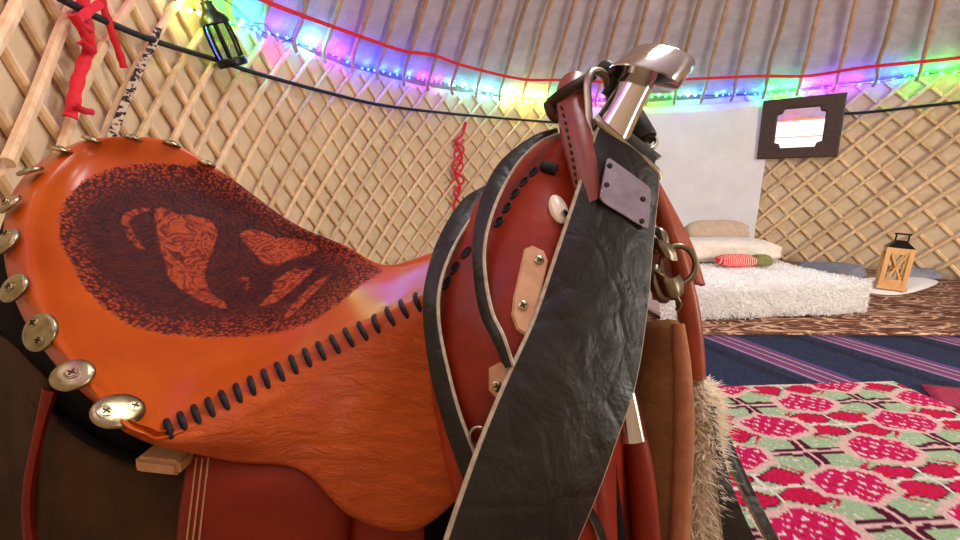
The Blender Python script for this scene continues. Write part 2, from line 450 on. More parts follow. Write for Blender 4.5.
def fur(name, samples, length, width, mats, parent=None, curl=.5, grav=.3):
    vs, fs = [], []
    for p, n in samples:
        d = (n + Vector((random.gauss(0, curl), random.gauss(0, curl), random.gauss(0, curl)))).normalized()
        L = length * random.uniform(.6, 1.3); s = d.orthogonal().normalized() * width
        s.rotate(Matrix.Rotation(random.uniform(0, 6.28), 3, d))
        c = Vector((random.gauss(0, curl), random.gauss(0, curl), -grav)) * L * .5
        m = p + d * L * .55 + c * .4; t = p + d * L + c
        k = len(vs); vs += [p - s, p + s, m - s * .6, m + s * .6, t]
        fs += [(k, k + 1, k + 3, k + 2), (k + 2, k + 3, k + 4)]
    return mesh(name, vs, fs, mats, parent)
def sdf(p, poly):
    """signed distance, positive inside"""
    d = 1e9; ins = False; x, y = p
    for i in range(len(poly)):
        x1, y1 = poly[i]; x2, y2 = poly[i - 1]
        dx, dy = x2 - x1, y2 - y1
        t = max(0, min(1, ((x - x1) * dx + (y - y1) * dy) / (dx * dx + dy * dy + 1e-12)))
        d = min(d, math.hypot(x - x1 - dx * t, y - y1 - dy * t))
        if (y1 > y) != (y2 > y) and x < (x2 - x1) * (y - y1) / (y2 - y1) + x1: ins = not ins
    return d if ins else -d
def set_float(o, name, vals):
    a = o.data.attributes.new(name, 'FLOAT', 'POINT'); a.data.foreach_set('value', vals)

# ================================================================== THE YURT
# floor
bm = bmesh.new()
bmesh.ops.create_circle(bm, cap_ends=True, radius=RW + .12, segments=96)
for v in bm.verts: v.co += Vector((CX, CY, 0))
ext = bmesh.ops.extrude_face_region(bm, geom=list(bm.faces))
for v in [g for g in ext['geom'] if isinstance(g, bmesh.types.BMVert)]: v.co.z -= .08
bmesh.ops.recalc_face_normals(bm, faces=bm.faces)
structure(frombm('floor', bm, M['floor'], smooth=False))
# felt wall with a doorway behind the camera
def wall_mesh():
    vs, fs = [], []; na, nz = 240, 12
    half = .46 / RW
    a0, a1 = DOOR_A + half, DOOR_A + 2 * math.pi - half
    for i in range(na + 1):
        a = a0 + (a1 - a0) * i / na
        for j in range(nz + 1):
            z = -.02 + 1.60 * j / nz
            nn = noise.noise(Vector((math.cos(a) * 9, math.sin(a) * 9, z * 4)))
            vs.append(wall(a, z, -.02 + .012 * nn - .0))
    for i in range(na):
        for j in range(nz):
            k = i * (nz + 1) + j; fs.append((k, k + 1, k + nz + 2, k + nz + 1))
    o = mesh('wall_round', vs, fs, M['wall_felt'])
    m = o.modifiers.new('thickness', 'SOLIDIFY'); m.thickness = .03; m.offset = 1
    return structure(o)
wall_mesh()
# doorway: timber frame and an added glowing panel outside, standing in for daylight
dm = Matrix.Translation((DOOR.x, DOOR.y, 0)) @ Matrix.Rotation(DOOR_A + math.pi / 2, 4, 'Z')
door = bpy.data.objects.new('door_1', None); COL.objects.link(door); structure(door)
for nm, c, s in (('door_jamb', (-.46, 0, .8), (.06, .12, 1.6)), ('door_jamb', (.46, 0, .8), (.06, .12, 1.6)), ('door_lintel', (0, 0, 1.58), (.98, .12, .08))):
    box(nm, c, s, M['stand_wood'], door, dm)
box('door_glow_panel', (0, -.32, .8), (1.1, .04, 1.7), M['daylight'], door, dm)
# added glowing window behind the camera, gives the mirror something white
WIN_A = rad(-132)
win = bpy.data.objects.new('added_window_1', None); COL.objects.link(win); structure(win)
wc = wall(WIN_A, 1.22, .035); wm = Matrix.Translation(wc) @ Matrix.Rotation(WIN_A + math.pi / 2, 4, 'Z')
box('added_glow_pane', (0, 0, 0), (.80, .012, .58), M['daylight'], win, wm)
for nm, c, sz in (('added_window_frame', (-.42, 0, 0), (.04, .04, .66)), ('added_window_frame', (.42, 0, 0), (.04, .04, .66)), ('added_window_frame', (0, 0, .31), (.80, .04, .04)), ('added_window_frame', (0, 0, -.31), (.80, .04, .04)), ('added_window_bar', (0, 0, .02), (.80, .025, .018))):
    box(nm, c, sz, M['rattle_wood'], win, wm)
# roof felt
def roof_mesh():
    vs, fs = [], []; na, nt = 220, 26
    for i in range(na):
        a = 2 * math.pi * i / na
        for j in range(nt + 1):
            t = j / nt; p = roof_surface(a, t)
            s = .5 - .5 * math.cos(a * 63)                    # felt sags a little between the poles
            p.z += .03 + .012 * noise.noise(p * 5); vs.append(p)
    for i in range(na):
        for j in range(nt):
            k = i * (nt + 1) + j; k2 = ((i + 1) % na) * (nt + 1) + j; fs.append((k, k2, k2 + 1, k + 1))
    o = mesh('ceiling', vs, fs, M['roof_felt'])
    m = o.modifiers.new('thickness', 'SOLIDIFY'); m.thickness = .03; m.offset = 1
    return structure(o)
roof_mesh()
# smoke ring
ring = [Vector((KX + (KR) * math.cos(a), KY + (KR) * math.sin(a), KZ - .01)) for a in [2 * math.pi * i / 48 for i in range(49)]]
tag(tube('smoke_ring', ring, .035, M['pole']), 'round wooden smoke ring at the crown of the roof', 'smoke ring')
# roof poles
NP = 63
for i in range(NP):
    a = 2 * math.pi * (i + .35) / NP
    if not (rad(-25) < a < rad(200) or a > rad(335)): continue
    j = random.uniform(-.012, .012)
    pts = [wall(a, 1.455, .06)] + [roof_surface(a + j * t, t, .02) for t in [.04, .08, .15, .25, .4, .55, .7, .85, 1.0]]
    pts = [p + Vector((random.uniform(-1, 1), random.uniform(-1, 1), 0)) * .008 for p in pts]
    o = tube('roof_pole', pts, [.013, .014, .015, .016, .016, .016, .015, .014, .013, .012], M['pole'], None, 8, 2)
    tag(o, 'slender pale wooden roof pole rising from the lattice wall to the crown', 'roof pole', 'roof poles under the grey felt')
# lattice walls: crossing laths
def lath(a0, direc, r_in, z0, z1, parent):
    n = 14; vs, fs = [], []
    wv = random.uniform(-.006, .006); wd = .0125 * random.uniform(.85, 1.15); th = .009
    L = (z1 - z0) / SLOPE
    for i in range(n + 1):
        t = i / n; z = z0 + (z1 - z0) * t; s = L * t * direc
        a = a0 + s / RW + wv * math.sin(t * 5)
        c = wall(a, z, r_in + .004 * math.sin(t * 9 + a0 * 7))
        nr = Vector((-math.cos(a), -math.sin(a), 0)); tg = Vector((-math.sin(a) * direc, math.cos(a) * direc, SLOPE)).normalized()
        sd = nr.cross(tg).normalized()
        for q in ((-1, -1), (1, -1), (1, .3), (.5, 1), (-.5, 1), (-1, .3)): vs.append(c + sd * wd * q[0] + nr * th * q[1])
    for i in range(n):
        for k in range(6): fs.append((i * 6 + k, i * 6 + (k + 1) % 6, i * 6 + 6 + (k + 1) % 6, i * 6 + 6 + k))
    fs += [(5, 4, 3, 2, 1, 0), tuple(range(n * 6, n * 6 + 6))]
    o = mesh('lath', vs, fs, M['lath'], parent, smooth=False)
    return o
SLOPE = 1.05; DW = .19
def lattice(label, amin, amax):
    t = thing('lattice_wall', label, 'lattice wall', wall((amin + amax) / 2, 0, .03))
    t['kind'] = 'structure'
    zt = 1.47; span = zt / SLOPE / RW
    k0 = math.ceil((amin - span) * RW / DW); k1 = math.floor((amax + span) * RW / DW)
    for k in range(k0, k1 + 1):
        a = k * DW / RW
        for d, rin in ((-1, .046), (1, .026)):
            lo, hi = 0.02, zt + random.uniform(-.02, .02)
            # clip to the section
            ae = a + d * (hi - lo) / SLOPE / RW
            def z_at(aa): return lo + (aa - a) * d * RW * SLOPE
            zs, ze = lo, hi; ast = a
            b0, b1 = (amin, amax) if d > 0 else (amax, amin)
            if (ast - b0) * d < 0: zs = z_at(b0); ast = b0
            if (ae - b1) * d > 0: ze = z_at(b1)
            if ze - zs > .12: lath(ast, d, rin, zs, ze, t)
    return t
A_CLOTH_R = ang(wallpt(762, 200)); A_CLOTH_L = ang(wallpt(585, 200))
lattice('crossed wooden lattice wall behind the saddle, running up to the white sheet', A_CLOTH_L - .25, rad(205))
lattice('crossed wooden lattice wall behind the wooden lantern and mirror', rad(-25), A_CLOTH_R + .12)
# dark girth cord below the lights
def pxcurve(pts, f, n=6): return curve([f(*p) for p in pts], n)
gl = pxcurve([(60, -2), (101, 19), (155, 41), (220, 61), (259, 74), (333, 94), (387, 106), (465, 115), (550, 122), (574, 123)], lambda x, y: wallpt(x, y, .070))
tag(tube('girth_rope', gl, .011, M['dark_cord'], None, 8), 'dark rope stretched along the lattice wall below the fairy lights', 'rope')
gr = pxcurve([(836, 114), (870, 112), (915, 107), (960, 102), (1010, 94)], lambda x, y: wallpt(x, y, .070))
tag(tube('girth_rope', gr, .011, M['dark_cord'], None, 8), 'dark rope across the lattice beside the carved mirror', 'rope')
# red band where the roof poles bend
rb = [(170, -60), (215, -25), (263, 0), (309, 18), (362, 37), (404, 51), (433, 55), (465, 66), (521, 79), (560, 80), (620, 82), (690, 79), (760, 76), (807, 76), (867, 67), (957, 58), (1030, 45)]
rp = curve([roofpt(x, y, .05) for x, y in rb], 6)
tag(ribbon('red_band', [p + Vector((0, 0, .011)) for p in rp], [p - Vector((0, 0, .011)) for p in rp], 1, .004, M['red_cloth'], cross=1), 'thin red woven band tied across the roof poles', 'band')

# white sheet hung on the wall
def sheet():
    vs, fs = [], []; nu, nv = 40, 20
    aL, aR = A_CLOTH_L, A_CLOTH_R
    for i in range(nu + 1):
        u = i / nu; a = aL + (aR - aL) * u
        for j in range(nv + 1):
            v = j / nv; z = .10 + v * 1.33
            ins = .082 + .012 * math.sin(u * 16 + v) * (1 - v * .4) + .012 * noise.noise(Vector((u * 4, v * 3, 2)))
            vs.append(wall(a + .012 * (1 - v) * (1 if i == nu else 0), z, ins))
    for i in range(nu):
        for j in range(nv):
            k = i * (nv + 1) + j; fs.append((k, k + 1, k + nv + 2, k + nv + 1))
    o = mesh('hanging_sheet', vs, fs, M['white_sheet'])
    m = o.modifiers.new('thickness', 'SOLIDIFY'); m.thickness = .004
    return tag(o, 'plain white sheet hung on the wall above the fur covered bed', 'sheet')
sheet()

# fairy lights
led = [(165, -4), (220, 21), (273, 35), (326, 53), (362, 67), (401, 76), (454, 85), (503, 97), (542, 102), (590, 100), (640, 97), (723, 95), (787, 92), (873, 83), (923, 74), (965, 72), (1010, 66)]
lp = curve([wallpt(x, y, .075) for x, y in led], 12)
L = thing('fairy_lights', 'string of glowing multicoloured fairy lights along the top of the lattice wall', 'fairy lights', lp[60])
tube('cord', lp, .0025, M['dark_cord'], L, 5)
acc = 0; nb = 0; STEP = .066; seq = ['blue', 'violet', 'cyan', 'green', 'warm', 'magenta', 'blue', 'cyan', 'green', 'green', 'cyan', 'blue', 'violet', 'magenta', 'blue', 'cyan']
bulbme = {}
glow = []
for a, b in zip(lp, lp[1:]):
    acc += (b - a).length
    if acc < STEP or nb >= 100: continue
    acc -= STEP
    blk = (nb // 5)
    key = random.Random(blk * 13 + 5).choice(['blue', 'green', 'cyan', 'violet', 'warm', 'blue', 'green']) if random.random() < .92 else random.choice(seq)
    if key not in bulbme:
        bm = bmesh.new(); bmesh.ops.create_icosphere(bm, subdivisions=1, radius=.0095); me = bpy.data.meshes.new('bulb'); bm.to_mesh(me); bm.free(); me.materials.append(M['bulb_' + key]); bulbme[key] = me
    o = bpy.data.objects.new('bulb', bulbme[key]); COL.objects.link(o); o.parent = L
    o.location = b - L.location + Vector((0, 0, random.uniform(-.008, .008)))
    nb += 1
    if nb % 2 == 0: glow.append((b.copy(), key))
for p, key in glow:
    n = Vector((p.x - CX, p.y - CY, 0)).normalized()
    add_light('fairy_light_glow', 'POINT', p - n * .01 + Vector((0, 0, .012)), 1.45, BULBS[key], .012)

# the same kind of string goes on round the wall behind the camera
L2 = thing('fairy_lights', 'string of glowing fairy lights on the wall beside the added glowing window', 'fairy lights', wall(rad(-135), 1.5, .08))
for k in range(18):
    key = ['magenta', 'violet', 'cyan', 'magenta', 'blue', 'magenta'][k % 6]
    p = wall(rad(-105 - k * 5.2), 1.5 - .03 * (k % 3), .10)
    o = bpy.data.objects.new('bulb', bulbme[key] if key in bulbme else bulbme['blue']); COL.objects.link(o); o.parent = L2; o.location = p - L2.location
    add_light('fairy_light_glow', 'POINT', p + (Vector((CX, CY, 1.5)) - p).normalized() * .012, 0.4, BULBS[key], .012)
tube('cord', [wall(rad(-105 - k * 2.6), 1.5 - .03 * ((k // 2) % 3) * (k % 2 == 0), .10) for k in range(36)], .0025, M['dark_cord'], L2, 5)
# red ties on the lattice
def tie(name, label, strands):
    t = thing(name, label, 'cloth tie', strands[0][0][0]); first = True
    for pts, wd in strands:
        c = curve(pts, 5); m = len(c)
        Lp, Rp = [], []
        for i, p in enumerate(c):
            tg = (c[min(i + 1, m - 1)] - c[max(i - 1, 0)]).normalized(); s = tg.cross((CAMP - p).normalized()).normalized()
            ww = wd * .85 * (1 + .12 * math.sin(i * 1.3))
            Lp.append(p - s * ww); Rp.append(p + s * ww)
        ribbon('cloth_tail', Lp, Rp, 1, .006, M['red_cloth'], t, cross=3, crown=wd * .4)
    return t
W = lambda x, y, i=.075: wallpt(x, y, i)
kn = lambda x, y: W(x, y, .09)
tie('red_cloth_tie', 'red cloth strips knotted round the lattice above the saddle seat, one tail hanging', [
    ([W(82, -6), W(86, 20), W(90, 45), W(84, 62), W(78, 80), W(74, 100), W(70, 118)], .016),
    ([W(100, -6), W(106, 15), W(113, 35), W(120, 55), W(124, 68)], .012),
    ([kn(72, 14), kn(84, 34), kn(92, 50), kn(80, 40)], .012),
    ([kn(74, 104), kn(82, 110), kn(92, 112)], .01),
    ([kn(100, 4), kn(88, 12), kn(78, 22), kn(90, 30)], .012)])
tie('red_cloth_tie', 'thin knotted red cord hanging on the lattice beside the saddle fork', [
    ([W(466, 122), W(462, 135), W(456, 142), W(462, 158), W(455, 172), W(460, 188), W(454, 205), W(458, 220)], .014),
    ([kn(454, 140), kn(464, 150), kn(452, 166), kn(464, 180), kn(454, 192), kn(462, 206)], .012),
    ([kn(464, 139), kn(454, 154), kn(463, 166), kn(450, 184)], .010)])
bl = [W(157, 28, .07), W(150, 48, .07), W(140, 66, .07), W(130, 88, .07), W(120, 112, .07), W(108, 142, .07)]
tag(ribbon('woven_strap', [p - Vector((.006, .006, 0)) for p in bl], [p + Vector((.010, .012, 0)) for p in bl], 5, .006, M['band'], cross=3), 'mottled brown and white woven strap hanging down the lattice', 'strap')

# small black hanging lantern
def hang_lantern():
    top = wallpt(212, 16, .10); bot = wallpt(234, 66, .13)
    z = (top - bot); h = z.length; z.normalize()
    m4 = Matrix.Translation(bot) @ frame_of(z, Vector((.3, 1, 0)))
    t = thing('hanging_lantern', 'small black metal lantern hanging tilted from the fairy lights', 'lantern', bot)
    k = h / .30
    lathe('base', [(0, 0), (.062, 0), (.066, .012), (.062, .03), (.05, .036), (0, .036)], m4, M['black_metal'], t)
    lathe('glass', [(.046, .034), (.05, .06), (.05, .14), (.044, .165)], m4, M['glass'], t)
    for q in range(8):
        a = q * math.pi / 4; x, y = .054 * math.cos(a), .054 * math.sin(a)
        tube('bar', [m4 @ Vector((x * .95, y * .95, .03)), m4 @ Vector((x, y, .1)), m4 @ Vector((x * .9, y * .9, .175))], .006, M['black_metal'], t, 6)
    lathe('cap', [(.056, .165), (.062, .172), (.056, .19), (.03, .215), (.022, .24), (.026, .25), (0, .256)], m4, M['black_metal'], t)
    tube('hanging_ring', [m4 @ Vector((.024 * math.cos(a), 0, .275 + .024 * math.sin(a))) for a in [i * math.pi / 8 for i in range(17)]], .003, M['black_metal'], t, 6)
hang_lantern()

# mirror in carved frame
def mirror():
    c = wallpt(799.5, 128, .112); a = ang(c)
    nrm = Vector((-math.cos(a), -math.sin(a), -.03)).normalized()
    m4 = Matrix.Translation(c) @ frame_of(nrm)
    t = thing('wall_mirror', 'small mirror in a dark carved square frame hung on the lattice', 'mirror', c)
    W2, H2 = .285, .25
    wi, hi, cx = .165, .160, .045
    inner = [(-wi + cx, -hi), (wi - cx, -hi), (wi - cx * .75, -hi + cx * .75), (wi, -hi + cx), (wi, hi - cx), (wi - cx * .75, hi - cx * .75), (wi - cx, hi), (-wi + cx, hi), (-wi + cx * .75, hi - cx * .75), (-wi, hi - cx), (-wi, -hi + cx), (-wi + cx * .75, -hi + cx * .75)]
    outer = []
    n = len(inner)
    for x, y in inner:
        s = max(abs(x) / W2, abs(y) / H2); 
        outer.append((x / s, y / s))
    # square corners
    fix = {2: (W2, -H2), 5: (W2, H2), 8: (-W2, H2), 11: (-W2, -H2)}
    outer = [fix.get(i, p) for i, p in enumerate(outer)]
    bm = bmesh.new(); R = []
    for z, pl in ((0, outer), (.026, outer), (.03, [(x * .97, y * .97) for x, y in outer]), (.026, [(x * 1.06, y * 1.06) for x, y in inner]), (.012, inner), (0, inner)):
        R.append([bm.verts.new(m4 @ Vector((x, y, z))) for x, y in pl])
    for A_, B_ in zip(R, R[1:] + R[:1]):
        for i in range(n):
            try: bm.faces.new((A_[i], A_[(i + 1) % n], B_[(i + 1) % n], B_[i]))
            except ValueError: pass
    bmesh.ops.recalc_face_normals(bm, faces=bm.faces)
    frombm('carved_frame', bm, M['frame_wood'], t, smooth=False)
    prism('mirror_glass', [(x * 1.02, y * 1.02) for x, y in inner], m4 @ Matrix.Translation((0, 0, .006)), .005, M['mirror'], t)
    d = (c - CAMP).normalized(); r = d - nrm * 2 * d.dot(nrm)
    print('MIRROR reflects towards', r, 'from', c)
    s = 0
    while math.hypot((c + r * s).x - CX, (c + r * s).y - CY) < RW and s < 8: s += .02 if s > .1 else .1
    q = c + r * s; print('hits', q, 'angle', math.degrees(ang(q)))
mirror()

# ------------------------------------------------------------------ floor coverings
def inwall(p, i=.07):
    v = Vector((p.x - CX, p.y - CY, 0)); r = v.length
    if r > RW - i: v *= (RW - i) / r
    return Vector((CX + v.x, CY + v.y, 0))
def slab_uv(name, corners, th, mats, nu=2, nv=2, uvf=None, colf=None, zn=0.0, z0=0.0):
    """corners: near-left, near-right, far-right, far-left on the ground"""
    a, b, c, d = [Vector((p.x, p.y, 0)) for p in corners]
    vs, fs = [], []
    for j in range(nv + 1):
        for i in range(nu + 1):
            u, v = i / nu, j / nv
            p = a.lerp(b, u).lerp(d.lerp(c, u), v)
            p = inwall(p, .06) + Vector((0, 0, z0 + th + (zn * noise.noise(p * 6) if zn else 0)))
            vs.append(p)
    for j in range(nv):
        for i in range(nu):
            k = j * (nu + 1) + i; fs.append((k, k + 1, k + nu + 2, k + nu + 1))
    o = mesh(name, vs, fs, mats)
    if uvf:
        uv = o.data.uv_layers.new(name='UVMap')
        for lo in o.data.loops: uv.data[lo.index].uv = uvf(o.data.vertices[lo.vertex_index].co)
    if colf:
        at = o.data.attributes.new('pattern', 'FLOAT_COLOR', 'POINT')
        fl = []
        for v in o.data.vertices: fl += list(colf(v.co))
        at.data.foreach_set('color', fl)
    m = o.modifiers.new('thickness', 'SOLIDIFY'); m.thickness = th; m.offset = -1
    return o
# brown patterned felt, under everything
g = ground
far = [g(640, 337), g(1010, 337)]
rn = slab_uv('felt_carpet', [g(560, 334), g(1130, 336), g(1080, 268), g(600, 272)], .006, M['runner'], 40, 30, zn=.002)
tag(rn, 'brown felt carpet with cream curl pattern under the bed', 'carpet')
# kilim
k0 = g(745, 338); k1 = g(858, 378); kd = (k1 - k0).normalized(); kp = Vector((-kd.y, kd.x, 0))
def kuv(co): return ((co.dot(kp)) / .46 + .12, co.dot(kd))
kl = slab_uv('striped_kilim', [g(560, 470), g(1200, 540), g(1150, 336.5, .02), g(560, 334.5, .02)], .012, M['kilim'], 30, 20, uvf=kuv, zn=.0, z0=.0095)
tag(kl, 'dark blue flatweave rug with purple and pink stripes', 'rug')
# floral rug
r_far_l, r_far_r, r_n = g(600, 390, .044), g(893, 381, .044), g(962, 415, .044)
ex = (r_far_r - r_far_l).normalized(); ey = (r_n - r_far_r); ey = (ey - ex * ey.dot(ex)).normalized()
CREAM, MAG, CRIM, MINT, MAR, WHT = [lin(*c)[:4] for c in ((214, 178, 168), (196, 24, 92), (188, 22, 52), (156, 182, 142), (78, 14, 42), (226, 206, 196))]
def rugcol(co):
    p = Vector((co.x, co.y, 0)) - r_far_r
    x, y = p.dot(ex) + 3, p.dot(ey) + 3
    n1 = noise.noise(Vector((x * 18, y * 18, 0))) * .012; n2 = noise.noise(Vector((x * 18, y * 18, 7))) * .012
    x += n1; y += n2; jit = noise.noise(Vector((x * 120, y * 120, 3)))
    PX, PY = .38, .23
    x += -3 + .408; y += -3 - .121
    def near(ox, oy):
        i = round((x - ox) / PX); j = round((y - oy) / PY)
        return x - ox - i * PX, y - oy - j * PY
    best = None
    for ox, oy in ((0, 0), (PX / 2, PY / 2)):     # two interleaved grids of medallions
        dx, dy = near(ox, oy)
        h = max(abs(dx) / .098, abs(dx) / .165 + abs(dy) / .072)
        if best is None or h < best[0]: best = (h, dx, dy)
    h, dx, dy = best
    if h < .78:
        q = math.sin(dx * 170 + jit * 2) * math.sin(dy * 190 + jit * 2)
        return WHT if q > .62 else (MAG if q > -.5 else CRIM)
    if h < 1.0 + jit * .08: return CREAM
    gx, gy = near(0, PY / 2); cx_, cy_ = near(PX / 2, 0)
    if abs(gx) + abs(gy) < abs(cx_) + abs(cy_):   # four crimson leaves
        if abs(gy) < .005 or abs(gx) < .004: return WHT
        e = abs(abs(gx) - .060) / .058 + max(0, abs(abs(gy) - .030) - .008) / .026
        if e < 1: return (CRIM if jit < .1 else MAG) if e < .86 else MAR
        return MINT if jit < .35 else WHT
    if abs(cx_) < .004 or abs(cy_) < .004: return CREAM   # maroon cross on mint
    if abs(cx_) < .020 or abs(cy_) < .014: return MAR
    if abs(abs(cx_) - .075) / .05 + abs(abs(cy_) - .034) / .034 < .9: return MINT if jit < .4 else WHT
    e = abs(abs(cx_) - .11) / .05
    return (CRIM if jit < .1 else MAG) if e < .8 else MINT
far_w = r_far_l - r_far_r
rl = far_w.length
c_fr = r_far_r; c_fl = r_far_r - ex * rl; c_nr = c_fr + ey * 1.75; c_nl = c_fl + ey * 1.75
rg = slab_uv('floral_rug', [c_nl, c_nr, c_fr, c_fl], .022, M['rug'], 300, 330, colf=rugcol, zn=.0, z0=.022)
tag(rg, 'magenta floral rug with cream medallions and mint green leaves', 'rug')

tag(slab_uv('small_magenta_rug', [g(938, 404, .03), g(1040, 425, .03), g(1060, 398, .03), g(921, 384, .03)], .008, M['red_pattern2'], 8, 8, z0=.0225), 'plain magenta rug on the dark blue flatweave beyond the floral rug', 'rug')
# ------------------------------------------------------------------ bed and things near the wall
def bed():
    fl, fr = g(660, 325), g(866, 317)
    ux = (fr - fl).normalized(); uy = Vector((-ux.y, ux.x, 0))
    if uy.y < 0: uy = -uy
    Wd = (fr - fl).length; D = 1.12; H = .19
    t = thing('floor_bed', 'low floor mattress spread with a shaggy white fur cover', 'bed', fl)
    m4 = Matrix.Translation(fl) @ Matrix((ux, uy, Vector((0, 0, 1)))).transposed().to_4x4()
    box('mattress', (Wd / 2, D / 2, H / 2 + .008), (Wd - .03, D - .03, H - .02), M['cloth_white'], t, m4, .03)
    sm = []
    for _ in range(26000):
        u, v = random.random(), random.random(); f = random.random()
        if f < .5: p, n = Vector((u * Wd, v * D, H)), Vector((0, -.25, 1))
        elif f < .85: p, n = Vector((u * Wd, 0.012, .02 + v * (H - .02))), Vector((0, -1, -.1))
        else: p, n = Vector((Wd - .012, v * D, .02 + u * (H - .02))), Vector((1, -.2, -.1))
        p.z += .012 * noise.noise(Vector((p.x * 5, p.y * 5, 1)))
        sm.append((m4 @ p, (m4.to_3x3() @ n).normalized()))
    o = fur('fur_cover', sm, .015, .004, M['fur_pile'], t, .45, .3)
    return m4, Wd, D, H
bm4, BW, BD, BH = bed()
def cushion(name, label, cat, c, s, mats, rot=0, tilt=0, flat=.28):
    bm = bmesh.new(); bmesh.ops.create_cube(bm, size=2)
    bmesh.ops.subdivide_edges(bm, edges=list(bm.edges), cuts=9, use_grid_fill=True)
    m4 = Matrix.Translation(c) @ Matrix.Rotation(rot, 4, 'Z') @ Matrix.Rotation(tilt, 4, 'X')
    for v in bm.verts:
        x, y, z = v.co
        th = max(.05, (1 - abs(x) ** 3) * (1 - abs(y) ** 3)) ** flat
        v.co = Vector((x * s[0] * (1 - .06 * y * y), y * s[1] * (1 - .06 * x * x), z * s[2] * th + .006 * noise.noise(v.co * 3 + c)))
    bmesh.ops.transform(bm, matrix=m4, verts=bm.verts)
    return tag(frombm(name, bm, mats), label, cat)
def onbed(px, py):
    d = ray(px, py); return CAMP + d * ((BH - HC) / d.z)
def at_depth(px, py, q):                       # point on the ray at the distance of q
    d = ray(px, py); return CAMP + d * ((q - CAMP).dot(FW))
q = bm4 @ Vector((.50, .98, BH))
c1 = at_depth(716, 231, q); c2 = at_depth(727, 227, q + Vector((0, .04, 0)))
cushion('pillow', 'beige linen pillow leaning on the white sheet', 'pillow', Vector((c1.x, c1.y, BH + .165)), (.22, .05, .085), M['pillow_tan'], -.05, -.35)
cushion('pillow', 'taller beige pillow half hidden behind the first against the sheet', 'pillow', Vector((c2.x, c2.y + .10, BH + .15)), (.20, .04, .075), M['pillow_tan'], -.1, -.2)
q2 = bm4 @ Vector((.45, .70, BH)); c3 = at_depth(718, 243, q2)
cushion('folded_blanket', 'rumpled cream blanket folded on the bed below the pillows', 'blanket', Vector((c3.x, c3.y, BH + .08)), (.36, .14, .08), M['blanket'], .02)
q3 = bm4 @ Vector((.6, .46, BH)); c4 = at_depth(736, 256, q3)
cushion('red_pouch', 'red pouch with pale stripes lying on the white fur', 'pouch', Vector((c4.x, c4.y, BH + .045)), (.11, .05, .038), M['red_pattern'], .05)
c5 = at_depth(757, 255, q3)
cushion('green_pouch', 'small green and tan pouch lying beside the red pouch', 'pouch', Vector((c5.x + .03, c5.y, BH + .045)), (.05, .045, .036), M['green_cloth'], -.1)
# grey cloth along the foot of the wall
def rough_cloth(name, label, cat, pts, z, mats, amp=.02):
    vs = []; n = len(pts); c = sum((p for p in pts), Vector()) / n
    rings = 6; fs = []
    cp = curve([*pts, pts[0]], 8)[:-1]; m = len(cp)
    for r in range(rings + 1):
        for p in cp:
            q = c.lerp(p, 1 - r / (rings + .01)); h = z * min(1, r * 1.2) + (amp * (.5 + noise.noise(q * 7)) if r else 0)
            vs.append(Vector((q.x, q.y, .009 + max(h, 0))))
    for r in range(rings):
        for k in range(m): fs.append((r * m + k, r * m + (k + 1) % m, r * m + m + (k + 1) % m, r * m + m + k))
    return tag(mesh(name, vs, fs, mats), label, cat)
rough_cloth('white_cloth', 'flat white felt cloth on the floor behind the wooden lantern', 'cloth', [inwall(x) for x in (g(850, 292), g(900, 296), g(938, 284), g(918, 279), g(860, 280))], .010, M['cloth_white'], .004)
rough_cloth('grey_cloth', 'crumpled grey cloth at the foot of the lattice near the wooden lantern', 'cloth', [inwall(x) for x in (g(905, 279), g(930, 280), g(958, 276), g(940, 271), g(915, 271))], .03, M['grey_cloth'], .05)
rough_cloth('grey_blanket', 'flat grey blanket between the bed and the lattice wall', 'blanket', [inwall(x) for x in (g(800, 279), g(856, 280), g(862, 273), g(800, 268))], .05, M['grey_cloth'], .03)
# wooden lantern
def lantern():
    base = g(888, 292); a = rad(18)
    t = thing('wooden_lantern', 'pale pine lantern with crossed bars and black top on the floor', 'lantern', base)
    m4 = Matrix.Translation(base + Vector((0, 0, .028))) @ Matrix.Rotation(-.62, 4, 'Z') @ Matrix.Rotation(.06, 4, 'Y')
    s, h = .064, .27
    bm = bmesh.new()
    for x in (-1, 1):
        for y in (-1, 1): box_bm(bm, (x * s * .86, y * s * .86, h / 2), (.024, .024, h), m4)
    frombm('post', bm, M['rattle_wood'], t, False)
    box('base', (0, 0, .012), (s * 2 + .02, s * 2 + .02, .024), M['rattle_wood'], t, m4, .003)
    for k in range(4):
        r4 = m4 @ Matrix.Rotation(k * math.pi / 2, 4, 'Z')
        bm = bmesh.new()
        box_bm(bm, (0, -s * .88, .045), (s * 1.6, .016, .045), r4); box_bm(bm, (0, -s * .88, h - .02), (s * 1.6, .016, .04), r4)
        for sg in (-1, 1):
            box_bm(bm, (0, 0, 0), (.011, .010, .215), r4 @ Matrix.Translation((0, -s * .88 - .003 * sg, h / 2 + .012)) @ Matrix.Rotation(sg * .40, 4, 'Y'))
        frombm('side_frame', bm, M['rattle_wood'], t, False)
    lathe('candle', [(0, .024), (.03, .024), (.03, .10), (.026, .104), (0, .102)], m4, M['candle'], t)
    bm = bmesh.new(); rr = bmesh.ops.create_cone(bm, segments=4, radius1=s * 1.45, radius2=s * .5, depth=.045, cap_ends=True)
    for v in bm.verts: v.co = m4 @ Matrix.Translation((0, 0, h + .022)) @ Matrix.Rotation(math.pi / 4, 4, 'Z') @ v.co
    frombm('top', bm, M['black_metal'], t, False)
    bm = bmesh.new()
    for x in (-1, 1): box_bm(bm, (x * .03, 0, h + .06), (.008, .012, .05), m4)
    box_bm(bm, (0, 0, h + .085), (.08, .02, .01), m4)
    frombm('handle', bm, M['black_metal'], t, False)
lantern()

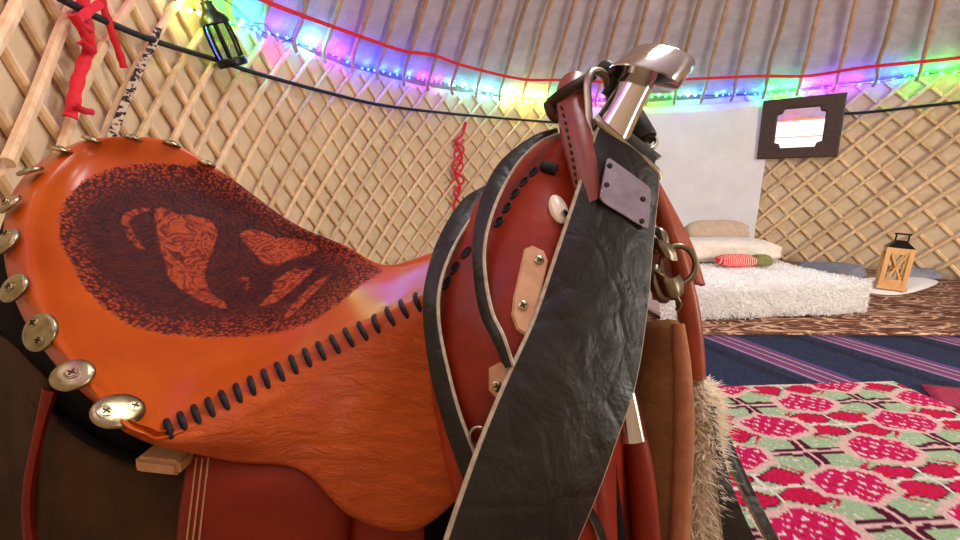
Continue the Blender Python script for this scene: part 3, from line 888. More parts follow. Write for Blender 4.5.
# ================================================================== THE SADDLE
SAD = thing('riding_saddle', 'orange leather riding saddle with a tooled dark seat and steel horn', 'saddle', P(330, 430, .5))
SEAT = [  # columns along the seat from the cantle rim forward; rows from the far edge to the near lower edge
 [(125, 165, .60), (98, 139, .565), (56, 152, .545), (24, 176, .505), (6, 211, .462), (4, 258, .415), (20, 312, .375), (58, 368, .342), (103, 411, .328)],
 [(132, 165, .60), (108, 138, .56), (70, 152, .530), (42, 182, .490), (29, 220, .447), (31, 266, .400), (46, 318, .357), (78, 370, .327), (118, 420, .309)],
 [(150, 165, .62), (128, 137, .57), (100, 159, .553), (77, 194, .518), (66, 235, .474), (68, 280, .424), (80, 326, .380), (104, 374, .345), (140, 428, .313)],
 [(190, 175, .64), (170, 142, .60), (160, 178, .588), (150, 224, .552), (146, 270, .500), (149, 315, .448), (156, 358, .400), (164, 396, .360), (168, 432, .322)],
 [(240, 205, .665), (225, 174, .635), (222, 210, .622), (220, 250, .582), (222, 290, .528), (228, 328, .474), (233, 358, .422), (236, 378, .38), (238, 394, .355)],
 [(305, 250, .68), (290, 221, .65), (292, 245, .625), (296, 270, .580), (300, 296, .530), (305, 318, .482), (308, 335, .445), (311, 346, .418), (312, 356, .395)],
 [(355, 275, .62), (345, 246, .60), (350, 257, .58), (354, 269, .552), (358, 283, .518), (361, 296, .482), (363, 309, .452), (365, 320, .428), (366, 329, .405)],
 [(388, 285, .58), (383, 266, .56), (391, 268, .545), (397, 274, .525), (401, 281, .500), (405, 288, .472), (408, 295, .445), (410, 300, .422), (411, 306, .400)],
 [(436, 275, .56), (432, 253, .54), (438, 257, .522), (442, 262, .502), (446, 266, .480), (449, 271, .455), (451, 276, .430), (452, 282, .410), (453, 287, .390)],
 [(480, 255, .56), (476, 236, .55), (479, 240, .53), (482, 246, .51), (484, 252, .485), (486, 258, .46), (487, 263, .44), (488, 268, .42), (489, 273, .40)],
]
LOWER = [(106, 414, .345), (122, 430, .330), (144, 441, .320), (167, 448, .320), (235, 462, .335), (300, 470, .342), (352, 517, .335), (414, 530, .326), (466, 492, .332), (492, 470, .345)]
nrow = len(SEAT[0]); cols = []
for c, lo in zip(SEAT, LOWER):
    s = c[-1]; rows_ = list(c)
    for t, bulge in ((.33, .007), (.66, .008)):
        rows_.append((s[0] + (lo[0] - s[0]) * t, s[1] + (lo[1] - s[1]) * t, s[2] + (lo[2] - s[2]) * t - bulge * min(1, abs(lo[1] - s[1]) / 60)))
    rows_.append(lo); cols.append(rows_)
seat, _ = patch('seat_leather', [[P(*q) for q in c] for c in cols], 9, M['seat'], SAD, .005)
# tooling laid out on the leather sheet itself
EMB = [(58, 220), (66, 198), (84, 180), (112, 168), (150, 163), (195, 165), (232, 177), (268, 196), (300, 218), (340, 243), (378, 267), (384, 271), (362, 284), (338, 304), (312, 322), (282, 332), (246, 337), (205, 337), (165, 334), (130, 326), (104, 308), (86, 290), (72, 264), (60, 242)]
FIGS = [
 [(152, 208), (163, 205), (176, 212), (192, 213), (212, 218), (220, 232), (216, 248), (210, 262), (206, 276), (212, 292), (228, 302), (234, 308), (222, 311), (204, 304), (188, 296), (176, 288), (166, 276), (163, 262), (158, 246), (155, 228)],
 [(120, 214), (130, 207), (150, 206), (149, 213), (135, 217), (132, 225), (139, 238), (149, 250), (142, 254), (127, 240), (120, 226)],
 [(236, 234), (250, 226), (264, 230), (276, 236), (292, 236), (312, 240), (322, 250), (306, 258), (288, 262), (278, 268), (266, 268), (256, 258), (246, 246)],
 [(272, 280), (290, 268), (304, 262), (296, 276), (286, 292), (270, 296)],
 [(256, 306), (274, 288), (300, 270), (324, 262), (308, 278), (288, 296), (264, 312)],
 [(278, 320), (292, 302), (314, 280), (340, 268), (322, 288), (302, 308), (288, 322)],
 [(232, 280), (242, 272), (254, 278), (254, 288), (244, 296), (238, 290), (246, 284)],
 [(160, 280), (180, 296), (182, 302), (170, 292)],
]
verts = [v.co for v in seat.data.vertices]
def topx(co):
    d = co - CAMP; z = d.dot(FW); return (480 + FPX * d.x / z, 270 - FPX * d.dot(UP) / z)
uvp = [topx(c) for c in verts]
set_float(seat, 'emb', [sdf(p, EMB) for p in uvp])
set_float(seat, 'fig', [max(sdf(p, F) for F in FIGS) for p in uvp])
SEAM = [(112, 424), (165, 432), (238, 394), (312, 356), (366, 330), (411, 306), (453, 287), (489, 273)]
def below_seam(p):
    for (x1, y1), (x2, y2) in zip(SEAM, SEAM[1:]):
        if x1 <= p[0] <= x2: return p[1] - (y1 + (y2 - y1) * (p[0] - x1) / (x2 - x1))
    return -50
set_float(seat, 'wrinkle', [max(0.0, min(1.0, below_seam(p) / 25)) for p in uvp])
T_SEAT = bvh_of(seat)
# cantle back under the rim, near-black to stand for the shaded gap
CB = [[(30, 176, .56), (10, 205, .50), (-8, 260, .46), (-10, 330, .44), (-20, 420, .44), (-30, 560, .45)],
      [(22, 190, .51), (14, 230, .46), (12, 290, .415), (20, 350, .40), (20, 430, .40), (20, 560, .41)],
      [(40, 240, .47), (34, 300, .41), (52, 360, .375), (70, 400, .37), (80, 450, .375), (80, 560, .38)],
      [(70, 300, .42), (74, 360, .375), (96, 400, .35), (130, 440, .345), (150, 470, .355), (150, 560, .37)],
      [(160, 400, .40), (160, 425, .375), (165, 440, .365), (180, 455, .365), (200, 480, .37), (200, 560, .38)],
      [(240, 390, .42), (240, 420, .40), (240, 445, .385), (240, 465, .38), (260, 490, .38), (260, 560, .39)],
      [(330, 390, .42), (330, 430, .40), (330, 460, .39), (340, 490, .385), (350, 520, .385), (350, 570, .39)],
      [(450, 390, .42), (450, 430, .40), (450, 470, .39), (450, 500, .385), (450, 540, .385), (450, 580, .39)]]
patch('shaded_cantle_back', [[P(*q) for q in c] for c in CB], 5, M['black_gap'], SAD, .01)
# skirt behind: dark leather sheet with a rolled seam
SK = [[(28, 400, .375), (34, 440, .372), (34, 490, .37), (34, 570, .37)],
      [(58, 420, .365), (62, 450, .358), (64, 495, .355), (66, 570, .355)],
      [(110, 450, .352), (110, 470, .345), (110, 510, .342), (110, 570, .342)],
      [(150, 462, .35), (150, 478, .342), (150, 515, .339), (150, 570, .339)],
      [(195, 458, .352), (195, 480, .344), (195, 515, .341), (195, 570, .341)]]
patch('rear_skirt', [[P(*q) for q in c] for c in SK], 6, M['dark_skirt'], SAD, .006)
patch('rear_skirt_fold', [[P(*q) for q in c] for c in [
    [(-16, 330, .43), (-16, 420, .41), (-16, 570, .41)], [(12, 345, .405), (8, 420, .39), (6, 570, .39)], [(48, 385, .372), (36, 440, .366), (28, 570, .366)]]], 6, M['dark_skirt'], SAD, .006)
tube('skirt_seam', [P(62, 420, .358), P(84, 436, .35), P(110, 450, .345), P(140, 461, .343), P(165, 466, .343)], .0035, M['black_gap'], SAD, 8, 5)
ribbon('skirt_strap', [P(44, 388, .362), P(36, 430, .356), P(26, 480, .352), P(24, 520, .35), P(30, 565, .35)], [P(56, 392, .362), P(44, 432, .356), P(34, 482, .352), P(33, 520, .35), P(41, 565, .35)], 5, .004, M['red_leather'], SAD, cross=3, crown=.002)
# fender panel under the jockey
FE = [[(190, 440, .352), (184, 480, .338), (178, 520, .334), (174, 580, .333)],
      [(205, 440, .35), (200, 480, .335), (196, 520, .331), (194, 580, .331)],
      [(270, 440, .355), (268, 480, .338), (266, 525, .334), (264, 580, .334)],
      [(340, 440, .365), (338, 490, .35), (335, 530, .345), (334, 580, .344)],
      [(362, 440, .39), (360, 500, .372), (356, 540, .366), (354, 580, .366)]]
fender, _ = patch('fender', [[P(*q) for q in c] for c in FE], 6, M['red_leather'], SAD, .005)
tf = bvh_of(fender)
for dx in (0, 6, 12):
    pts = [hit(tf, 197 + dx - k * 1.4, 458 + k * 12)[0] + hit(tf, 197 + dx - k * 1.4, 458 + k * 12)[1] * .0005 for k in range(10)]
    tube('fender_stitch', pts, .0007, M['tan_leather'], fender, 6, 2)
box('wood_block', (0, 0, 0), (.034, .02, .013), M['tan_leather'], SAD, Matrix.Translation(P(165, 460, .336)) @ Matrix.Rotation(.12, 4, 'Y'), .003)
patch('stirrup_leather', [[P(*q) for q in c] for c in [
    [(352, 500, .362), (350, 540, .356), (350, 590, .355)], [(385, 505, .356), (384, 540, .35), (384, 590, .349)], [(425, 505, .36), (424, 540, .354), (424, 590, .353)]]], 5, M['red_leather'], SAD, .005)
# fork (swell)
FK = [
 [(560, 150, .56), (522, 178, .555), (492, 210, .55), (470, 245, .53), (455, 285, .48), (446, 335, .43), (448, 392, .385), (458, 450, .355), (470, 515, .345)],
 [(551, 138, .50), (512, 168, .495), (480, 202, .48), (456, 238, .46), (442, 280, .425), (436, 330, .39), (438, 390, .358), (448, 450, .338), (462, 515, .328)],
 [(548, 134, .46), (508, 168, .445), (474, 204, .43), (449, 240, .41), (434, 280, .385), (428, 330, .36), (432, 390, .34), (443, 450, .326), (459, 515, .318)],
 [(556, 132, .435), (520, 170, .42), (490, 210, .40), (468, 250, .375), (456, 295, .352), (452, 345, .335), (456, 400, .322), (466, 455, .315), (480, 530, .31)],
 [(566, 135, .415), (545, 175, .395), (524, 220, .37), (506, 265, .35), (496, 310, .333), (491, 360, .32), (493, 410, .312), (501, 460, .308), (514, 535, .306)],
 [(580, 140, .415), (576, 185, .395), (565, 230, .37), (553, 275, .35), (545, 320, .335), (540, 370, .322), (540, 420, .315), (545, 470, .312), (555, 545, .31)],
 [(596, 140, .43), (608, 190, .41), (608, 240, .39), (603, 290, .37), (598, 340, .355), (597, 390, .345), (598, 440, .335), (600, 490, .33), (606, 550, .33)],
 [(606, 145, .47), (632, 190, .465), (638, 240, .45), (638, 290, .44), (636, 340, .43), (634, 390, .42), (632, 440, .41), (630, 490, .40), (630, 550, .40)]]
fork, _ = patch('fork_swell', [[P(*q) for q in c] for c in FK], 8, M['swell'], SAD, .005)
T_FORK = bvh_of(fork)
def stitch_at(tree, px, py, dx, dy, half, r, parent, name='lace_stitch'):
    a, n1 = hit(tree, px - dx * half, py - dy * half); b, n2 = hit(tree, px + dx * half, py + dy * half); c, n = hit(tree, px, py)
    pts = [a - n1 * r * .5, a.lerp(c, .45) + n * r * 1.0, c + n * r * 1.5, b.lerp(c, .45) + n * r * 1.0, b - n2 * r * .5]
    return tube(name, pts, [r * .75, r, r * 1.05, r, r * .75], M['stitch'], parent, 7, 2)
NS = 19
for k in range(NS):
    t = k / (NS - 1)
    x = 169 + (418 - 169) * t
    for (x1, y1), (x2, y2) in zip(SEAM, SEAM[1:]):
        if x1 <= x <= x2: y = y1 + (y2 - y1) * (x - x1) / (x2 - x1)
    stitch_at(T_SEAT, x, y - 1, .36 + random.uniform(-.1, .1), .93, 10, .0025, SAD)
# laced holes along the fork seam
for (x, y) in [(447, 283), (455, 268), (466, 253), (499, 222), (507, 208), (515, 194), (524, 182), (534, 172)]:
    c, n = hit(T_FORK, x, y)
    lathe('lace_hole', [(.0058, -.001), (.006, .0008), (.0048, .0014), (.0038, .0002), (0, .0001)], Matrix.Translation(c) @ frame_of(n), M['stitch'], SAD, 16, .75, 1.15)
lace = [hit(T_FORK, x, y)[0] + hit(T_FORK, x, y)[1] * .003 for x, y in ((544, 168), (549, 170), (556, 172))]
tube('fork_lace', lace, .0055, M['stitch'], SAD, 10, 3)

# conchos along the cantle rim
def concho(px, py, rx, kind, off=(0, 0), nrm=None, tree=T_SEAT, asp=1.18, rot=0):
    c, n = hit(tree, px + off[0], py + off[1])
    if off != (0, 0): 
        zc = (c - CAMP).dot(FW); c = P(px, py, zc - (.009 if px > 60 and py > 300 else .002))
    v = (CAMP - c).normalized()
    n = (n + v * .35 + (nrm or Vector((0, 0, 0)))).normalized()
    fr = frame_of(n) @ Matrix.Rotation(rot, 4, 'Z')
    m4 = Matrix.Translation(c) @ fr
    s = asp if kind == 2 else 1.0
    dome = [(0, -.002), (rx * .96, -.002), (rx, -.001), (rx, .0006), (rx * .94, .0018), (rx * .7, .0029), (rx * .35, .0034), (0, .0035)]
    o = lathe('concho', dome, m4, M['brass'], SAD, 32, s, 1.0 if kind == 2 else 1)
    spots = [(-rx * .62, 0), (rx * .62, 0)] if kind == 2 else [(0, 0)]
    for x, y in spots:
        mm = m4 @ Matrix.Translation((x, y, .0024 if kind == 2 else .0033))
        r = rx * (.28 if kind == 2 else .30)
        lathe('screw', [(r * 1.25, -.001), (r * 1.25, .0008), (r, .0010), (r, .0002), (r * .92, .0014), (0, .0018)], mm, M['brass'], o, 16)
        bm = bmesh.new()
        a = random.uniform(0, 1.5)
        for q in (0, math.pi / 2): box_bm(bm, (0, 0, .0017), (r * 1.3, r * .26, .0008), mm @ Matrix.Rotation(a + q, 4, 'Z'))
        frombm('screw_slot', bm, M['slot'], o, False)
    return o
ou = Vector((-.25, -.1, 0))
concho(119, 411, .0142, 2, (6, -4), Vector((0, -.2, -.1)), rot=-.35)
concho(73, 375, .0128, 1, (8, -3), Vector((-.1, -.2, 0)))
concho(40, 332, .0142, 2, (10, 0), Vector((-.2, -.2, 0)), rot=-.9)
concho(14, 288, .0135, 1, (14, 0), Vector((-.3, -.1, 0)))
concho(5, 242, .0140, 2, (16, 2), Vector((-.5, 0, 0)), rot=-1.2)
concho(9, 204, .0130, 1, (14, 6), Vector((-.7, .1, .15)))
concho(30, 171, .0125, 1, (12, 10), Vector((-1.0, .35, .9)))
concho(60, 150, .0120, 1, (10, 10), Vector((-.7, .9, 1.7)))
for x, y in ((92, 140), (133, 138), (172, 144), (207, 164)):
    concho(x, y, .0110, 1, (6, 10), Vector((-.1, 1.6, 2.6)))

# stitched roll (gullet binding) rising over the fork
gp = [P(574, 80, .43), P(571, 95, .415), P(573, 120, .40), P(577, 150, .388), P(583, 180, .378), P(588, 205, .372), P(586, 222, .37)]
hd = ribbon('gullet_binding', [P(560, 84, .435), P(556, 98, .422), P(559, 122, .405), P(565, 152, .392), P(573, 184, .382), P(579, 212, .376)],
            [P(588, 80, .43), P(586, 96, .418), P(590, 122, .402), P(596, 152, .388), P(600, 180, .38), P(602, 200, .376)], 6, .008, M['maroon_leather'], SAD, cross=8, crown=.008)
hd.data.materials.clear(); hd.data.materials.append(M['maroon_leather'])
th_ = bvh_of(hd)
for k in range(14):
    t = k / 13; x = 562 + t * 17; y = 108 + t * 96
    stitch_at(th_, x + 2 * math.sin(t * 3), y, .25, .97, 2.2, .0009, hd, 'binding_stitch')
ribbon('binding_wrap', [P(549, 98, .425), P(556, 92, .410), P(568, 84, .404), P(582, 76, .408), P(592, 70, .42)], [P(554, 112, .428), P(561, 103, .412), P(572, 95, .404), P(585, 87, .408), P(594, 80, .42)], 6, .005, [M['dark_skirt'], M['raw_edge']], SAD, cross=4, crown=.002)
tube('binding_lining', [P(548, 104, .425), P(551, 112, .42), P(556, 118, .42), P(562, 116, .415)], .005, M['dark_skirt'], SAD, 8, 4)
# horn: steel neck and drum cap
na, nb_ = P(606, 140, .415), P(648, 62, .405)
ax = (nb_ - na).normalized()
nm = Matrix.Translation(na) @ frame_of(ax, Vector((1, 0, 0)))
hl = (nb_ - na).length
neck = lathe('horn_neck', [(0, 0), (.021, 0), (.0185, hl * .25), (.0165, hl * .5), (.0155, hl * .75), (.0165, hl * .95), (0, hl * .95)], nm, M['chrome'], SAD, 32)
c0_, c1_ = P(641.5, 80, .405), P(664.5, 57, .408)
zx = c1_ - c0_; mj = (RT * 57 - UP * 21).normalized(); mn = (FW * .97 + UP * .20).normalized()
hm = Matrix((mj, mn, zx.normalized())).transposed().to_4x4(); hm.translation = c0_
hl2 = zx.length
hc = lathe('horn_cap', [(0, 0), (.0325, 0), (.0335, .0014), (.0285, hl2 - .0012), (.0275, hl2), (.0258, hl2), (.0240, hl2 - .003), (0, hl2 - .003)], hm, M['chrome'], SAD, 64)
# bone coloured concho with screw, and the tan rigging plate
c, n = hit(T_FORK, 558, 210); m4 = Matrix.Translation(c) @ frame_of(n) 
bo = lathe('bone_button', [(0, -.002), (.0085, -.002), (.009, .002), (.0075, .004), (0, .0048)], m4, M['bone'], SAD, 28, .95, 1.65)
m5 = m4 @ Matrix.Translation((.002, -.006, .0045))
lathe('screw', [(.0034, -.001), (.0034, .001), (0, .0014)], m5, M['chrome'], bo, 14)
bm = bmesh.new()
for q in (0, math.pi / 2): box_bm(bm, (0, 0, .0014), (.0044, .001, .0006), m5 @ Matrix.Rotation(q + .4, 4, 'Z'))
frombm('screw_slot', bm, M['slot'], bo, False)
def plate(poly, screws, name, z=.0035, depth_push=.004):
    cx_ = sum(p[0] for p in poly) / len(poly); cy_ = sum(p[1] for p in poly) / len(poly)
    c, n = hit(T_FORK, cx_, cy_); m4 = Matrix.Translation(c - n * .004) @ frame_of(n); inv = m4.inverted()
    pl = []
    for x, y in poly:
        d = ray(x, y).normalized(); k = (c - CAMP).dot(n) / d.dot(n); q = inv @ (CAMP + d * k); pl.append((q.x, q.y))
    o = prism(name, pl, m4, .004 + z, M['tan_leather'], SAD, .0012)
    for x, y in screws:
        d = ray(x, y).normalized(); k = (c - CAMP).dot(n) / d.dot(n); q = inv @ (CAMP + d * k)
        mm = m4 @ Matrix.Translation((q.x, q.y, .004 + z))
        lathe('screw', [(.0040, -.001), (.0040, .0008), (.0030, .0014), (0, .0014)], mm, M['brass'], o, 16)
        bm = bmesh.new()
        for qq in (0, math.pi / 2): box_bm(bm, (0, 0, .0015), (.0048, .0011, .0006), mm @ Matrix.Rotation(qq + .3, 4, 'Z'))
        frombm('screw_slot', bm, M['slot'], o, False)
    return o
plate([(524, 250), (532, 247), (543, 252), (547, 262), (541, 290), (534, 316), (526, 337), (516, 330), (511, 316), (513, 298), (518, 276)], [(538, 262), (522, 307)], 'rigging_plate')
plate([(489, 368), (500, 362), (514, 372), (514, 396), (500, 402), (489, 390)], [(497, 386)], 'rigging_plate')

# black reins with raw edges over the front of the seat
def rein(label, Lp, Rp):
    l = [P(*p) for p in Lp]; r = [P(*p) for p in Rp]
    o = tag(ribbon('rein', l, r, 7, .0045, [M['black_leather'], M['raw_edge']], cross=4, crown=.001), label, 'rein', 'black reins over the saddle fork')
    tube('raw_edge', [p + (CAMP - p).normalized() * .0012 for p in r], .0016, M['raw_edge'], o, 6, 6)
    return o
rein('thin black rein lying over the seat front behind the fork', [(514, 170, .475), (492, 184, .455), (464, 200, .435), (440, 238, .392), (426, 285, .360), (425, 325, .345), (432, 375, .328), (444, 420, .316), (462, 472, .304), (474, 500, .30)],
     [(518, 178, .468), (498, 194, .445), (476, 212, .42), (454, 246, .38), (440, 285, .353), (439, 325, .338), (449, 375, .322), (460, 415, .311), (475, 455, .301), (486, 490, .297)])
rein('thin black rein lying across the red fork beside the rigging plate', [(556, 130, .425), (536, 136, .415), (512, 152, .405), (494, 172, .395), (480, 205, .375), (474, 240, .356), (475, 275, .342), (482, 315, .329), (494, 342, .313), (505, 368, .308)],
     [(558, 134, .42), (540, 142, .41), (522, 158, .40), (508, 178, .388), (494, 208, .366), (485, 242, .35), (485, 275, .336), (492, 312, .323), (503, 336, .312), (513, 366, .308)])
tube('rein_ring', [P(478, 436, .300) + RT * .0055 * math.cos(a) + UP * .0062 * math.sin(a) for a in [i * math.pi / 8 for i in range(17)]], .0013, M['steel'], SAD, 8)

# wide black strap with riveted plate
WS = thing('wide_strap', 'wide black leather strap with silver riveted plate hanging before the saddle fork', 'strap', P(600, 300, .33))
Lp = [(600, 126, .392), (594, 140, .388), (580, 185, .372), (560, 245, .350), (535, 318, .326), (508, 378, .304), (484, 435, .286), (462, 495, .272), (440, 560, .262)]
Rp = [(655, 168, .402), (657, 184, .398), (654, 215, .39), (650, 255, .378), (645, 310, .36), (634, 380, .338), (614, 440, .318), (594, 495, .305), (566, 560, .293)]
body = ribbon('strap_body', [P(*p) for p in Lp], [P(*p) for p in Rp], 8, .0055, [M['black_leather'], M['raw_edge']], WS, cross=10, crown=.004)
tb = bvh_of(body)
for E_ in (Lp, Rp): tube('raw_edge', [P(*p) for p in E_], .0022, M['raw_edge'], body, 7, 7)
corner = [(606, 157), (650, 189), (647, 231), (598, 201)]
n = hit(tb, 625, 193)[1]; c = hit(tb, 625, 193)[0] + n * .001
m4 = Matrix.Translation(c) @ frame_of(n); inv = m4.inverted()
def onplane(x, y):
    d = ray(x, y).normalized(); k = (c - CAMP).dot(n) / d.dot(n); q = inv @ (CAMP + d * k); return (q.x, q.y)
def rounded(poly, r=.12):
    out = []
    for i in range(len(poly)):
        a, b, d_ = Vector(poly[i - 1]), Vector(poly[i]), Vector(poly[(i + 1) % len(poly)])
        p, q = b.lerp(a, r), b.lerp(d_, r)
        for t in (0, .25, .5, .75, 1): out.append(tuple((p.lerp(b, t)).lerp(b.lerp(q, t), t)))
    return out
pl = prism('metal_plate', rounded([onplane(*p) for p in corner]), m4, .0025, M['plate'], WS, .0006)
for x, y in ((608, 167), (605, 186), (641, 200), (640, 222)):
    q = onplane(x, y); lathe('rivet', [(.0026, 0), (.0026, .0006), (.0018, .0012), (0, .0004)], m4 @ Matrix.Translation((*q, .0025)), M['slot'], pl, 14)
tube('crossbar', [P(596, 118, .392), P(603, 126, .39), P(625, 145, .393), P(645, 162, .397), P(656, 172, .40), P(658, 180, .402)], .0042, M['steel'], WS, 10, 4)
tube('wire_bail', [P(603, 126, .394), P(594, 136, .392), P(589, 128, .395), P(588, 105, .398), P(587, 85, .40), P(591, 73, .405), P(599, 72, .415), P(606, 78, .425), P(610, 100, .44)], .0042, M['steel'], WS, 10, 5)
ribbon('strap_loop', [P(592, 132, .394), P(597, 120, .400), P(608, 118, .41)], [P(650, 172, .404), P(655, 160, .41), P(660, 158, .42)], 4, .005, [M['black_leather'], M['raw_edge']], WS, cross=6)
# black grip on a bent rod beyond the horn
GR = thing('black_grip', 'black rubber grip on a bent steel rod behind the horn', 'grip', P(640, 140, .46))
ga, gb = P(628, 113, .47), P(643, 140, .455)
gm = Matrix.Translation(ga) @ frame_of((gb - ga).normalized(), Vector((1, 0, 0))); gl_ = (gb - ga).length
lathe('grip_sleeve', [(0, 0), (.012, 0), (.0145, .002), (.0148, gl_), (.0135, gl_ + .002), (.010, gl_ + .001), (0, gl_ * .8)], gm, M['black_rubber'], GR, 24)
tube('grip_rod', [ga, P(637, 130, .462), P(646, 145, .453), P(650, 158, .45), P(652, 172, .452), P(653, 195, .46), P(653, 225, .46)], .004, M['steel'], GR, 10, 5)
tube('ring', [P(643, 141, .450) + RT * .014 * math.cos(a) + (UP * .011 + FW * .005) * math.sin(a) for a in [i * math.pi / 10 for i in range(21)]], .0022, M['steel'], GR, 8)
tube('top_loop', [P(600, 72, .43), P(606, 66, .425), P(612, 72, .425), P(612, 84, .43), P(606, 96, .435)], .006, M['black_rubber'], GR, 8, 4)

# far side leathers seen to the right of the wide strap
ribbon('front_strap', [P(650, 178, .46), P(664, 210, .455), P(678, 250, .45), P(694, 284, .446)], [P(657, 185, .47), P(676, 218, .466), P(692, 250, .46), P(703, 286, .452)], 6, .006, [M['orange_strap'], M['orange_strap']], SAD, cross=4, crown=.002)
tube('leather_roll', [P(648, 178, .455), P(662, 215, .445), P(678, 262, .44), P(688, 310, .435), P(692, 350, .435), P(694, 378, .435)], [.008, .0085, .0095, .011, .0115, .011], M['orange_strap'], SAD, 14, 5)
RB = P(676, 262, .42)
tube('rigging_ring', [P(678, 265, .415) + RT * .0155 * math.cos(a) + (UP * .0185) * math.sin(a) - FW * .003 * math.cos(a) for a in [i * math.pi / 12 for i in range(25)]], .0029, M['pewter'], SAD, 10)
def clip(pts, wd, name):
    c = curve([P(*p) for p in pts], 5); Lq, Rq = [], []
    for i, p in enumerate(c):
        Lq.append(p - wd[0]); Rq.append(p + wd[0])
    return ribbon(name, Lq, Rq, 1, .003, [M['pewter'], M['pewter']], SAD, cross=4, crown=.002)
clip([(648, 228, .42), (654, 240, .408), (664, 250, .402), (672, 252, .408)], [RT * .004 + UP * -.009], 'ring_clip')
tube('ring_clip', [P(652, 232, .42), P(660, 232, .412), P(664, 242, .408), P(656, 250, .408), P(650, 246, .415)], .0045, M['pewter'], SAD, 10, 4)
clip([(654, 276, .418), (664, 284, .402), (674, 288, .400), (680, 284, .408)], [RT * .002 + UP * -.009], 'ring_clip')
tube('ring_clip', [P(656, 268, .42), P(654, 282, .41), P(660, 296, .408), P(666, 298, .41)], .0055, M['pewter'], SAD, 10, 4)
tube('clip_tongue', [P(672, 284, .402), P(676, 296, .402), P(680, 304, .405), P(677, 310, .41)], .0022, M['pewter'], SAD, 8, 4)
ribbon('ring_backing', [P(646, 235, .445), P(650, 270, .44), P(654, 300, .44)], [P(680, 235, .45), P(684, 270, .445), P(688, 300, .445)], 5, .006, M['maroon_leather'], SAD, cross=4, crown=.003)
# suede panel with rolled edge, wool lining behind
patch('suede_panel', [[P(*q) for q in c] for c in [
    [(636, 325, .46), (630, 380, .45), (620, 450, .44), (612, 560, .43)],
    [(644, 322, .44), (640, 380, .43), (634, 450, .42), (628, 560, .415)],
    [(660, 320, .425), (660, 380, .415), (656, 450, .407), (652, 560, .40)],
    [(676, 320, .42), (678, 380, .41), (678, 450, .402), (674, 560, .396)],
    [(682, 326, .43), (686, 380, .42), (687, 450, .412), (684, 560, .405)],
    [(682, 330, .46), (688, 380, .45), (690, 450, .44), (688, 560, .44)]]], 6, M['suede'], SAD, .008)
tube('suede_edge_roll', [P(678, 324, .418), P(682, 365, .41), P(684, 420, .403), P(682, 480, .398), P(678, 560, .393)], [.006, .008, .009, .009, .009], M['fleece_edge'], SAD, 12, 5)
wool, _ = patch('wool_lining', [[P(*q) for q in c] for c in [
    [(678, 376, .45), (676, 420, .44), (676, 480, .435), (672, 570, .43)],
    [(692, 374, .438), (694, 420, .43), (694, 480, .424), (690, 570, .42)],
    [(706, 384, .44), (712, 420, .432), (712, 480, .425), (706, 570, .42)],
    [(708, 392, .47), (714, 425, .465), (714, 480, .46), (708, 570, .455)]]], 6, M['sheepskin'], SAD, .012)
sm = []
polys = [p for p in wool.data.polygons]
for _ in range(15000):
    p = random.choice(polys); vv = [wool.data.vertices[i].co for i in p.vertices]
    q = vv[0].lerp(vv[1], random.random()).lerp(vv[3].lerp(vv[2], random.random()), random.random()); sm.append((q.copy(), p.normal.copy()))
fur('wool_pile', sm, .009, .0012, M['wool_pile'], wool, 1.2, .2)
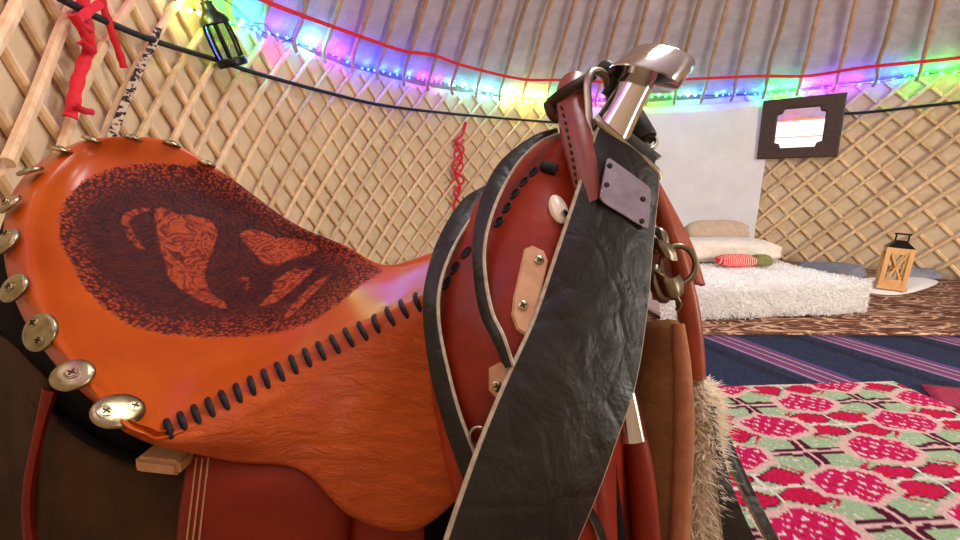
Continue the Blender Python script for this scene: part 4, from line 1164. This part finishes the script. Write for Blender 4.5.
# leather tubes with a pale metal ferrule low on the right
tube('stirrup_hanger', [P(622, 380, .40), P(632, 430, .392), P(641, 480, .386), P(648, 560, .38)], [.0105, .0115, .012, .012], M['red_leather'], SAD, 16, 5)
tube('ferrule', [P(618, 372, .398), P(624, 400, .392), P(631, 440, .386)], [.0115, .0125, .0135], M['chrome'], SAD, 18, 4)
tube('stirrup_hanger', [P(608, 440, .41), P(616, 490, .40), P(622, 570, .395)], .011, M['maroon_leather'], SAD, 14, 5)
patch('gap_shade_sheet', [[P(*q) for q in c] for c in [[(584, 420, .336), (580, 490, .326), (570, 575, .316)], [(600, 410, .348), (600, 490, .343), (600, 575, .338)], [(612, 400, .362), (618, 480, .362), (632, 575, .362)]]], 5, M['black_gap'], SAD, .004)  # added black sheet, paints the shade in the gap beside the strap
ribbon('latigo', [P(586, 455, .328), P(590, 500, .328), P(592, 570, .326)], [P(598, 470, .334), P(606, 505, .332), P(612, 570, .33)], 5, .004, M['red_leather'], SAD, cross=4, crown=.002)
ribbon('latigo', [P(578, 504, .318), P(592, 522, .319), P(606, 560, .317)], [P(583, 499, .32), P(598, 517, .321), P(613, 560, .319)], 5, .003, [M['black_leather'], M['raw_edge']], SAD, cross=3)
tube('fringe_tassel', [P(609, 452, .372), P(611, 466, .37), P(613, 480, .37)], [.002, .004, .005], M['raw_edge'], SAD, 8, 3)
# black straps trailing down in front of the wool
def trail(label, Lp, Rp):
    tag(ribbon('trailing_strap', [P(*p) for p in Lp], [P(*p) for p in Rp], 6, .004, [M['black_leather'], M['raw_edge']], cross=4), label, 'strap', 'black straps hanging beside the wool lining')
trail('black strap hanging against the wool lining', [(708, 404, .425), (712, 440, .42), (716, 490, .415), (725, 560, .41)], [(714, 404, .43), (720, 450, .425), (736, 500, .42), (764, 560, .415)])
trail('narrow black strap with pale edge hanging over the floral rug', [(712, 400, .45), (718, 440, .445), (739, 487, .44), (776, 560, .435)], [(717, 408, .455), (731, 443, .45), (752, 490, .445), (788, 560, .44)])

# padded wooden stand that carries the saddle
ST = thing('saddle_stand', 'dark wooden trestle stand under the saddle', 'stand', (P(300, 480, .5).x, P(300, 480, .5).y, 0))
sc = P(300, 470, .52); axs = Vector((1, .12, 0)).normalized()
def at_st(u, v, z): return Vector((sc.x, sc.y, 0)) + axs * u + Vector((-axs.y, axs.x, 0)) * v + Vector((0, 0, z))
bm = bmesh.new(); tube_bm(bm, [at_st(u, 0, .36) for u in (-.28, -.1, .1, .30)], .085, 20); bmesh.ops.recalc_face_normals(bm, faces=bm.faces)
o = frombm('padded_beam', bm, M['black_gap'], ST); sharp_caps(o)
for u in (-.22, .24):
    for v in (-1, 1): tube('leg', [at_st(u, v * .05, .33), at_st(u, v * .20, .012)], .018, M['stand_wood'], ST, 10)
